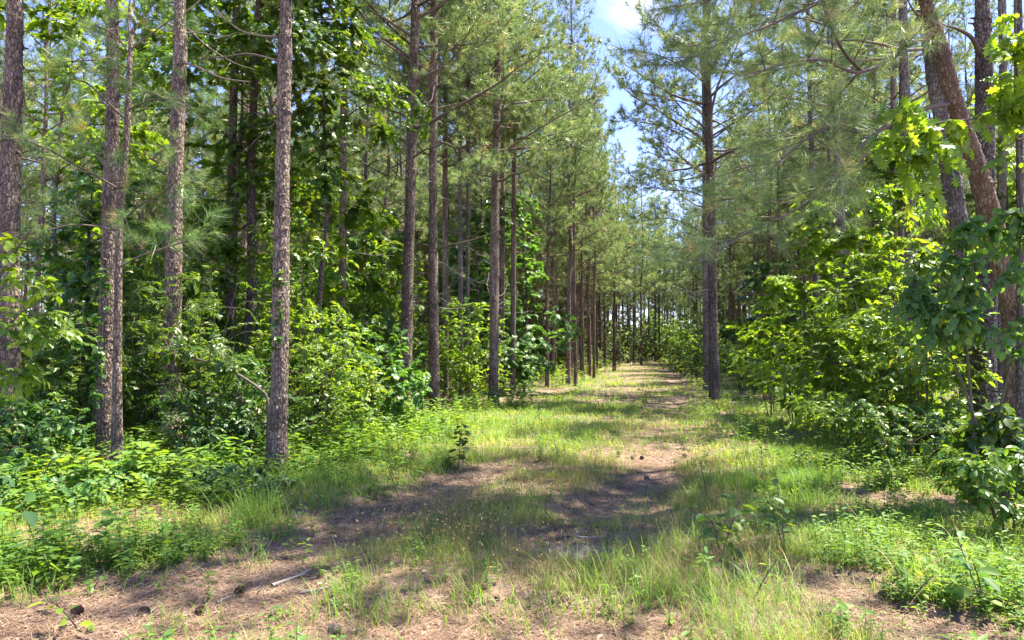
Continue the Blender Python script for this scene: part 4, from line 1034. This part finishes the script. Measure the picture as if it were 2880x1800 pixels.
# right-hand side
bush("bright sapling thicket with large yellow-green leaves right of the lone pine", 795, 15.0, 3.0, 1.5, 280, 12, .11, M_LF_BRIGHT, STAR, gaps=.42, group=G_S)
bush("tallest sunlit sapling with broad leaves before the crooked grey pine", 832, 14.0, 5.2, 1.0, 270, 12, .13, M_LF_BRIGHT, STAR, group=G_S, ns=4)
bush("sunlit sapling with glossy leaves in front of the slim brown pine", 880, 12.2, 3.7, 1.3, 330, 12, .11, M_LF_BRIGHT, OVAL, gaps=.42, group=G_S)
bush("shrub with white-shining leaves left of the sassafras bush", 850, 12.6, 2.4, 1.3, 330, 12, .09, M_LF_BRIGHT, OVAL, group=G_S)
bush("mid-green shrub below the blue-grey pine", 912, 11.2, 2.7, 1.2, 330, 12, .09, M_LF_BRIGHT, OVAL, group=G_S)
bush("spreading low shrub with small leaves at the right grass edge", 850, 11.3, 1.05, 1.25, 330, 12, .075, M_LF_BRIGHT, OVAL, group=G_S)
bush("shaded low shrub before the dark rough pine", 893, 9.6, 1.0, 1.1, 380, 12, .07, M_LF_MID, OVAL, group=G_S)
bush("low shrub at the foot of the upright dark rough pine", 938, 10.2, .9, .7, 240, 11, .085, M_LF_MID, OVAL, group=G_S)
bush("small-leaved round bush right behind the lone pine", 742, 24.5, 2.1, 1.4, 360, 13, .085, M_LF_MID, OVAL, group=G_S)
bush("dark bush under the bright saplings, next to brown litter", 772, 22, 1.5, 1.3, 280, 12, .09, M_LF_DARK, OVAL, group=G_S)
bush("round bush left of the lone pine at the far track edge", 694, 38, 3.8, 2.0, 400, 13, .15, M_LF_MID, OVAL, group=G_S)
bush("low bush on the crest in front of the round far bush", 682, 45, 1.6, 1.7, 240, 12, .13, M_LF_BRIGHT, OVAL, group=G_S)
bush("lit yellow shrub far down at the end of the track", 632, 84, 4.0, 2.4, 300, 12, .3, M_LF_BRIGHT, OVAL, group=G_S)
bush("leafy bush in the lower right corner", 1003, 6.0, .9, .65, 220, 10, .075, M_LF_MID, OVAL, group=G_S)
bush("fresh green bush before the leaning pine's foot", 1004, 7.4, 1.1, .55, 110, 10, .12, M_LF_MID, WIDE, group=G_S)
for k, (px, Y_, H_, lb) in enumerate([(868, 13.4, 4.9, "tall loose sapling behind the glossy sapling on the right"), (928, 10.8, 3.6, "loose bright sapling between the blue-grey pine and the leaning trunks"), (770, 17.5, 3.6, "loose layered sapling nearest the lone straight pine"), (905, 13.0, 4.4, "layered sapling with sunlit leaves at the blue-grey pine's foot")]):
    leafy(lb, gl(px, Y_), [(trunk_path(H_, .12, (-.04, 0))[::2], .022, .006)] + multistem(3, H_ * .6, .5, .011),
          [(rng.normal() * .4, rng.normal() * .35, H_ * t, 1.15 - .55 * t, 1.15 - .55 * t, H_ * .06, 1) for t in (.2, .35, .5, .65, .8, .94)], 230, 11, (STAR, OVAL)[k % 2], .115, M_LF_BRIGHT, name="sapling", cat="sapling", group="loose saplings on the right side of the track", limbs=26, twig_l=.38, gaps=.4, gscale=1.5)
# sassafras with big blue-green lobes in front of the leaning pine
sc0 = gl(975, 7.3)
leafy("sassafras bush with big blue-green rounded leaves before the right-hand trunks", sc0, [([(0, 0, -.05), (-.02, .05, 1), (-.1, 0, 2), (-.05, 0, 2.9)], .02, .007), ([(0, 0, -.05), (.25, 0, 1), (.4, -.1, 1.9), (.45, -.1, 2.8)], .018, .007), ([(0, 0, .8), (-.3, -.1, 1.5), (-.6, -.1, 2.0)], .014, .006)],
      [(-.1, 0, 2.5, .7, .5, .35, 1), (.35, 0, 2.2, .55, .5, .45, 1), (-.55, -.1, 2.0, .5, .45, .28, .9), (.0, -.1, 1.75, .7, .45, .25, .7), (.3, 0, 2.95, .55, .45, .22, .7), (-.8, 0, 1.55, .3, .4, .16, .35)], 250, 10, WIDE, .10, M_LF_BLUE, name="shrub", cat="shrub", group=G_S, limbs=24, droop=.4, tilt=.9, gaps=.3, face_out=.35)

# ================================================================== REPEATED UNDERGROWTH
UP = []
def up_proto(H, r, ntw, lpt, ll, mat, leaf, **kw):
    env = [(0, 0, H * .55, r, r, H * .42, 1.0), (r * .4, -r * .2, H * .35, r * .8, r * .7, H * .3, .6), (-r * .4, 0, H * .72, r * .6, r * .6, H * .26, .5)]
    UP.append(leafy("shrub", (0, 0, -500), multistem(6, H, r * .7, .014), env, ntw, lpt, leaf, ll, mat, limbs=int(ntw / 9), twig_l=.36, **kw))
up_proto(2.2, 1.2, 380, 12, .105, M_LF_MID, OVAL)
up_proto(2.9, 1.3, 330, 12, .12, M_LF_DARK, STAR)
up_proto(1.3, 1.1, 230, 11, .10, M_LF_DARK, OVAL)
up_proto(3.6, 1.5, 430, 12, .115, M_LF_BRIGHT, OVAL)
up_proto(4.8, 1.7, 460, 12, .135, M_LF_MID, STAR)
up_proto(1.0, 1.0, 200, 11, .08, M_LF_BRIGHT, OVAL)
used_u = set()
def put_shrub(k, loc, s, label, group):
    o = UP[k]; rz = rng.random() * 6.28
    if k in used_u: q = copy_tree(o, loc, rz, s, label, group)
    else:
        used_u.add(k); q = o; q.location = [float(v) for v in loc]; q.rotation_euler = (0, 0, rz); q.scale = (s, s, s); q["label"] = label; q["group"] = group
    return q
cnt = 0
for t in range(4000):
    u = rng.uniform(-34, 30); v = 11 + 92 * rng.random() ** 1.25
    x, y = u + .22 * v, v
    if abs(math.degrees(math.atan2(x, y))) > 40: continue
    edge_l = -6.2 - .06 * max(0, 22 - v); edge_r = 4.4
    if edge_l < u < edge_r and v < 84: continue
    if v < 17 and u > -8.5 and u < 0: continue
    if v < 16 and 0 < u: continue
    if vnoise(x * .16, y * .16, 90) < .30: continue
    if u < 0 and v < 30 and rng.random() < .5: continue
    near_edge = min(abs(u - edge_l), abs(u - edge_r))
    k = int(rng.choice(6, p=(.14, .16, .10, .22, .28, .10)))
    if near_edge < 2 and v > 24: k = int(rng.choice([2, 5, 0]))
    if v > 84: k = int(rng.choice([1, 3, 4])); 
    lab, grp = (("shrub of the undergrowth deep under the left-hand pines", "undergrowth deep in the left wood") if u < 0 else ("shrub of the undergrowth deep under the right-hand pines", "undergrowth deep in the right wood")) if v < 84 else ("shrub under the far stand closing the end of the track", "undergrowth beyond the end of the track")
    put_shrub(k, (x, y, float(gh(x, y)) - .03), (.75 + .5 * rng.random()) * (1 + v * .002), lab, grp); cnt += 1
    if cnt >= 270: break
for i in range(18):
    c = onground(592 + 7 * i, 86 + 12 * rng.random())
    put_shrub(3, c, 1.0 + .4 * rng.random(), "shrub under the far stand closing the end of the track", "undergrowth beyond the end of the track")  # bright-leaved variant only: light for the shaded far end put into leaf colour
for k in range(6):
    if k not in used_u: put_shrub(k, (-14 - k, 30 + 3 * k, 0), 1.0, "shrub of the undergrowth deep under the left-hand pines", "undergrowth deep in the left wood")

# ================================================================== SEEDLINGS, CONES, TWIGS
def seedling(label, px, py, H, nl, ll, mat, leaf=WIDE, tip=None, ns=1, group="broad-leaved seedlings in the grass", lean=.17):
    c = gpt(px, py); c[2] = float(zfloor(c[0], c[1]))
    root = tag(empty("seedling", c), label, "seedling", group)
    wood, fol = MB(), MB(); P, D, Nn = [], [], []
    for s in range(ns):
        g0 = rng.random() * 6.28; q = smooth_path([(0, 0, -.03), (math.cos(g0) * lean * .5, math.sin(g0) * lean * .5, H * .5), (math.cos(g0) * lean, math.sin(g0) * lean, H * (1 - .2 * s))], 8)
        tube(wood, q, np.linspace(.006, .003, 8), 5, .4)
        for k in range(nl):
            t = .18 + .82 * (k + .5) / nl; x = min(t, .999) * 7; i = int(x); a = q[i] + (x - i) * (q[i + 1] - q[i]); g_ = k * 2.4 + rng.normal() * .4
            d = np.array([math.cos(g_), math.sin(g_), .15 + .25 * rng.normal()]); b = a + nrm(d) * .035
            tube(wood, [a, b], [.002, .0015], 3, .4)
            P.append(b); D.append(d - [0, 0, .25]); Nn.append(np.array([0, 0, 1]) + rng.normal(size=3) * .35)
    n = len(P)
    scatter(fol, leaf[0], leaf[1], np.array(P), frames(np.array(D), np.array(Nn)), ll * (.6 + .6 * rng.random(n)), rng.random(n))
    wood.build("stem", M_STEM, root); fol.build("foliage", mat, root)
    if tip:
        tb = MB(); n = 7; P = np.tile([math.cos(g0) * lean, math.sin(g0) * lean, H * .97], (n, 1)); D = rng.normal(size=(n, 3)) * .6 + [0, 0, .8]
        scatter(tb, SLIM[0], SLIM[1], P, frames(D, rng.normal(size=(n, 3))), +.045 + .02 * rng.random(n), rng.random(n)); tag(tb.build("red_tip", M_RED, root), "reddish new leaves")
    return root
M_RED = leaf_mat("new_red_leaves", [(0, (.12, .055, .025)), (1, (.17, .11, .04))], (1.4, 1.2, .8))
seedling("broad-leaved seedling with pale shining lower leaves left of the track", 458, 467, .72, 18, .13, M_LF_MID, ns=2, lean=.14)
seedling("tall seedling with reddish tip in the right-hand grass", 786, 556, .62, 22, .105, M_LF_MID, OVAL, tip=True, ns=2)
seedling("seedling with pale flat leaves left of the red-tipped one", 721, 556, .46, 18, .125, M_LF_MID, OVAL, ns=2)
seedling("upright small seedling at the left grass edge of the track", 400, 494, .42, 12, .085, M_LF_MID, OVAL)
seedling("yellow-green seedling at the shade's edge in front of the low bushes", 252, 508, .42, 12, .09, M_LF_BRIGHT, SLIM)
seedling("small dark seedling in the grass right of the far track", 540, 428, .55, 13, .11, M_LF_DARK, OVAL)
seedling("pale green low seedling in the dry grass of the track", 558, 456, .34, 10, .10, M_LF_BRIGHT, OVAL)
seedling("seedling in the far grass strip between the wheel tracks", 645, 408, .85, 16, .13, M_LF_BRIGHT, OVAL, ns=3)
seedling("bright seedling in the lower left corner", 55, 580, .26, 9, .105, M_LF_BRIGHT, WIDE)
seedling("yellowish sprout at the left of the bottom edge", 82, 622, .22, 9, .09, M_LF_BRIGHT, OVAL)
seedling("sprout on the needle litter near the bottom edge", 120, 555, .14, 6, .075, M_LF_MID, OVAL)
seedling("flat three-leaved sprout on the bare needles", 88, 590, .10, 6, .085, M_LF_BLUE, OVAL)
seedling("leafy stem at the edge of the dark right-hand shade", 708, 500, .45, 12, .08, M_LF_MID, OVAL)
seedling("seedling with dark leaves in the right bottom corner", 985, 610, .40, 12, .12, M_LF_BLUE, OVAL, ns=2)
seedling("light seedling beside the needle hollow at bottom right", 905, 600, .22, 8, .08, M_LF_BRIGHT, OVAL)
seedling("sprout in front of the red-tipped seedling", 752, 600, .25, 9, .075, M_LF_MID, SLIM)
seedling("big-leaved plant in the shade at the left edge", 38, 548, .42, 7, .20, M_LF_BLUE, OVAL)

def cone_parts(L, r):
    rg = np.random.default_rng(3); mb = MB(); n = 64
    t = (np.arange(n) + .5) / n; prof = np.sin(np.pi * (t * .86 + .1)) ** .75; an = np.arange(n) * 2.39996
    out = np.stack([np.cos(an), np.sin(an), np.zeros(n)], -1)
    P = out * (r * prof * .35)[:, None] + np.stack([np.zeros(n), np.zeros(n), t * L], -1)
    D = out + np.array([0, 0, .35]); sc_ = r * (.5 + .7 * prof)
    tv = np.array([(-.18, 0, 0), (.18, 0, 0), (.30, .8, .05), (0, 1.05, .22), (-.30, .8, .05)])
    scatter(mb, tv, [np.array([[0, 1, 2, 4]]), np.array([[4, 2, 3]])], P, frames(D, np.tile([0, 0, 1.], (n, 1))), sc_, rg.random(n))
    z = np.linspace(0, L, 7); core = MB(); tube(core, np.stack([0 * z, 0 * z, z], -1), r * .3 * np.sin(np.pi * (z / L * .86 + .1)) ** .75 + .002, 8, .3)
    return mb, core
ms, mk = cone_parts(.085, .034)
me_s, me_k = ms.mesh("scales", M_CONE), mk.mesh("core", M_CONE)
CN = [(194.6, 607, "open pine cone lying alone in the middle of the bottom-left needles"), (81.5, 607, "pale pine cone beside the grass at lower left"), (142, 607, "dark pine cone next to the bark chip at lower left"), (234, 589, "small closed pine cone on the needles below the fallen stick"), (336, 628, "pine cone at the bottom edge in front of the grass tuft"),
      (822, 619, "front one of two pine cones touching at bottom right"), (836, 611, "rear one of two pine cones touching at bottom right"), (621, 454, "pine cone leftmost on the bare right wheel track"), (635, 456, "pine cone second from left on the bare right wheel track"), (644, 456, "pine cone third from left on the bare right wheel track"), (687, 456, "pine cone by the weeds at the right of the bare wheel track"), (649, 476, "single pine cone lower on the bare right wheel track")]
for px, py, lb in CN:
    c = gpt(px, py); z = float(zfloor(c[0], c[1]))
    o = tag(empty("pine_cone", (c[0], c[1], z + .022), rng.random() * 6.28, (.74 if py > 500 else .72) + .16 * rng.random()), lb, "pine cone", "pine cones on the track")
    o.rotation_euler = (math.pi / 2 * (.92 + .1 * rng.random()), .3 * rng.normal(), rng.random() * 6.28)
    for nm, me in (("scales", me_s), ("core", me_k)):
        q = bpy.data.objects.new(nm, me); COL.objects.link(q); q.parent = o
def stick(label, a, b, r, mat=None, fork=True, bend=.05):
    A, B = gpt(*a), gpt(*b); 
    for p in (A, B): p[2] = float(zfloor(p[0], p[1])) + r + .008
    L = np.linalg.norm(B - A); m = [A + (B - A) * t + np.append(rng.normal(size=2) * bend * L, 0) for t in (.33, .66)]
    q = smooth_path(np.array([A, *m, B]), 9); q[:, 2] = [float(zfloor(x, y)) + r + .01 for x, y in q[:, :2]]
    mb = MB(); tube(mb, q, np.linspace(r, r * .5, 9), 7, .5, bump=.3)
    if fork and L > .2:
        d = nrm(q[5] - q[4]); tube(mb, [q[5], q[5] + (d + [d[1] * .8, -d[0] * .8, .15]) * L * .18], [r * .5, r * .25], 5, .4)
    return tag(mb.build("fallen_stick", mat or M_DEAD, smooth=True), label, "stick", "fallen sticks on the needle litter")
stick("forked grey stick lying across the left wheel track", (272, 581), (311, 569), .014)
stick("straight thin stick behind the grass tuft on the left track", (300, 590), (335, 583), .010)
stick("short curved dark stick near the bottom edge", (271, 612), (285, 602), .014, M_STEM, False, .12)
stick("thin stick beside the dark pine cone at lower left", (143, 612), (155, 604), .008)
stick("upright stub of a stick at the bottom edge of the track", (297, 636), (299, 622), .009)
stick("small pale stick below the forked grey stick", (217, 598), (232, 592), .008, None, False)
stick("dark rotten branch lying behind the mud hollow", (556, 535), (578, 532), .012, M_STEM)
stick("grey twig lying right of the rotten branch", (575, 533), (606, 536), .012)
stick("pale straw-thin branch in the right-hand weeds", (885, 500), (905, 478), .008)
stick("bare arching twig in the right-hand grass", (940, 535), (918, 505), .008, None, True, .1)
stick("dark branch lying across the track at the foot of the lone pine", (668, 404), (702, 402), .02, M_STEM, True, .03)  # the pine's trunk shadow modelled as a dark stick; no branch lies there
# ================================================================== SKY AND LIGHT
SUN_EL, SUN_AZ = math.radians(65), math.radians(66)      # azimuth from +Y towards +X
world = bpy.data.worlds.new("World"); scene.world = world; world.use_nodes = True
nt = world.node_tree; N, L = nt.nodes, nt.links; N.clear()
sky = N.new("ShaderNodeTexSky"); sky.sky_type = 'NISHITA'; sky.sun_disc = False
sky.sun_elevation = SUN_EL; sky.sun_rotation = SUN_AZ % (2 * math.pi)
sky.air_density = .75; sky.dust_density = 0; sky.ozone_density = 1.5
tc = N.new("ShaderNodeTexCoord")
hs = N.new("ShaderNodeHueSaturation"); hs.inputs["Saturation"].default_value = 1.12; hs.inputs["Value"].default_value = .84
sm = N.new("ShaderNodeMix"); sm.data_type = 'RGBA'; sm.blend_type = 'MULTIPLY'; sm.inputs[0].default_value = 1; sm.inputs[7].default_value = (1.08, .875, 1.0, 1)
L.new(sky.outputs[0], sm.inputs[6]); L.new(sm.outputs[2], hs.inputs["Color"])
def cloud_mask(direction, r0, r1, scale, lo, hi):
    ds = N.new("ShaderNodeVectorMath"); ds.operation = 'DISTANCE'; ds.inputs[1].default_value = direction
    L.new(tc.outputs["Generated"], ds.inputs[0])
    mr = N.new("ShaderNodeMapRange"); mr.interpolation_type = 'SMOOTHSTEP'
    mr.inputs[1].default_value = r0; mr.inputs[2].default_value = r1; mr.inputs[3].default_value = .42; mr.inputs[4].default_value = -.25
    L.new(ds.outputs["Value"], mr.inputs[0])
    nz = N.new("ShaderNodeTexNoise"); nz.inputs["Scale"].default_value = scale; nz.inputs["Detail"].default_value = 7; nz.inputs["Roughness"].default_value = .55
    L.new(tc.outputs["Generated"], nz.inputs["Vector"])
    s = N.new("ShaderNodeMath"); s.operation = 'ADD'; L.new(mr.outputs[0], s.inputs[0]); L.new(nz.outputs["Fac"], s.inputs[1])
    cr = ramp(N, [(lo, (0, 0, 0)), (hi, (1, 1, 1))]); L.new(s.outputs[0], cr.inputs[0])
    return cr.outputs[0]
from mathutils import Vector
cd = Vector(ray(632, 8)).normalized()
mx = N.new("ShaderNodeMix"); mx.data_type = 'RGBA'; mx.inputs[7].default_value = (2.6, 2.6, 2.65, 1)
L.new(cloud_mask(tuple(cd), .0, .12, 11.0, .62, 1.0), mx.inputs[0]); L.new(hs.outputs[0], mx.inputs[6])
bg = N.new("ShaderNodeBackground"); bg.inputs["Strength"].default_value = .15
L.new(mx.outputs[2], bg.inputs["Color"])
wo = N.new("ShaderNodeOutputWorld"); L.new(bg.outputs[0], wo.inputs[0])
sun = bpy.data.lights.new("Sun", 'SUN'); sun.energy = 4.6; sun.angle = math.radians(.53); sun.color = (1, .93, .80)
so = bpy.data.objects.new("Sun", sun); COL.objects.link(so)
from mathutils import Vector
sd = Vector((math.sin(SUN_AZ) * math.cos(SUN_EL), math.cos(SUN_AZ) * math.cos(SUN_EL), math.sin(SUN_EL)))
so.rotation_euler = sd.to_track_quat('Z', 'Y').to_euler()
so.location = (12, 10, 30)
scene.view_settings.view_transform = 'Standard'; scene.view_settings.look = 'None'
scene.view_settings.gamma = 1; scene.view_settings.exposure = 2.15
cy = scene.cycles
cy.max_bounces = 8; cy.diffuse_bounces = 5; cy.glossy_bounces = 2; cy.transmission_bounces = 4; cy.transparent_max_bounces = 8
cy.use_denoising = True; cy.sample_clamp_indirect = 6; cy.caustics_reflective = False; cy.caustics_refractive = False
scene.render.use_persistent_data = False
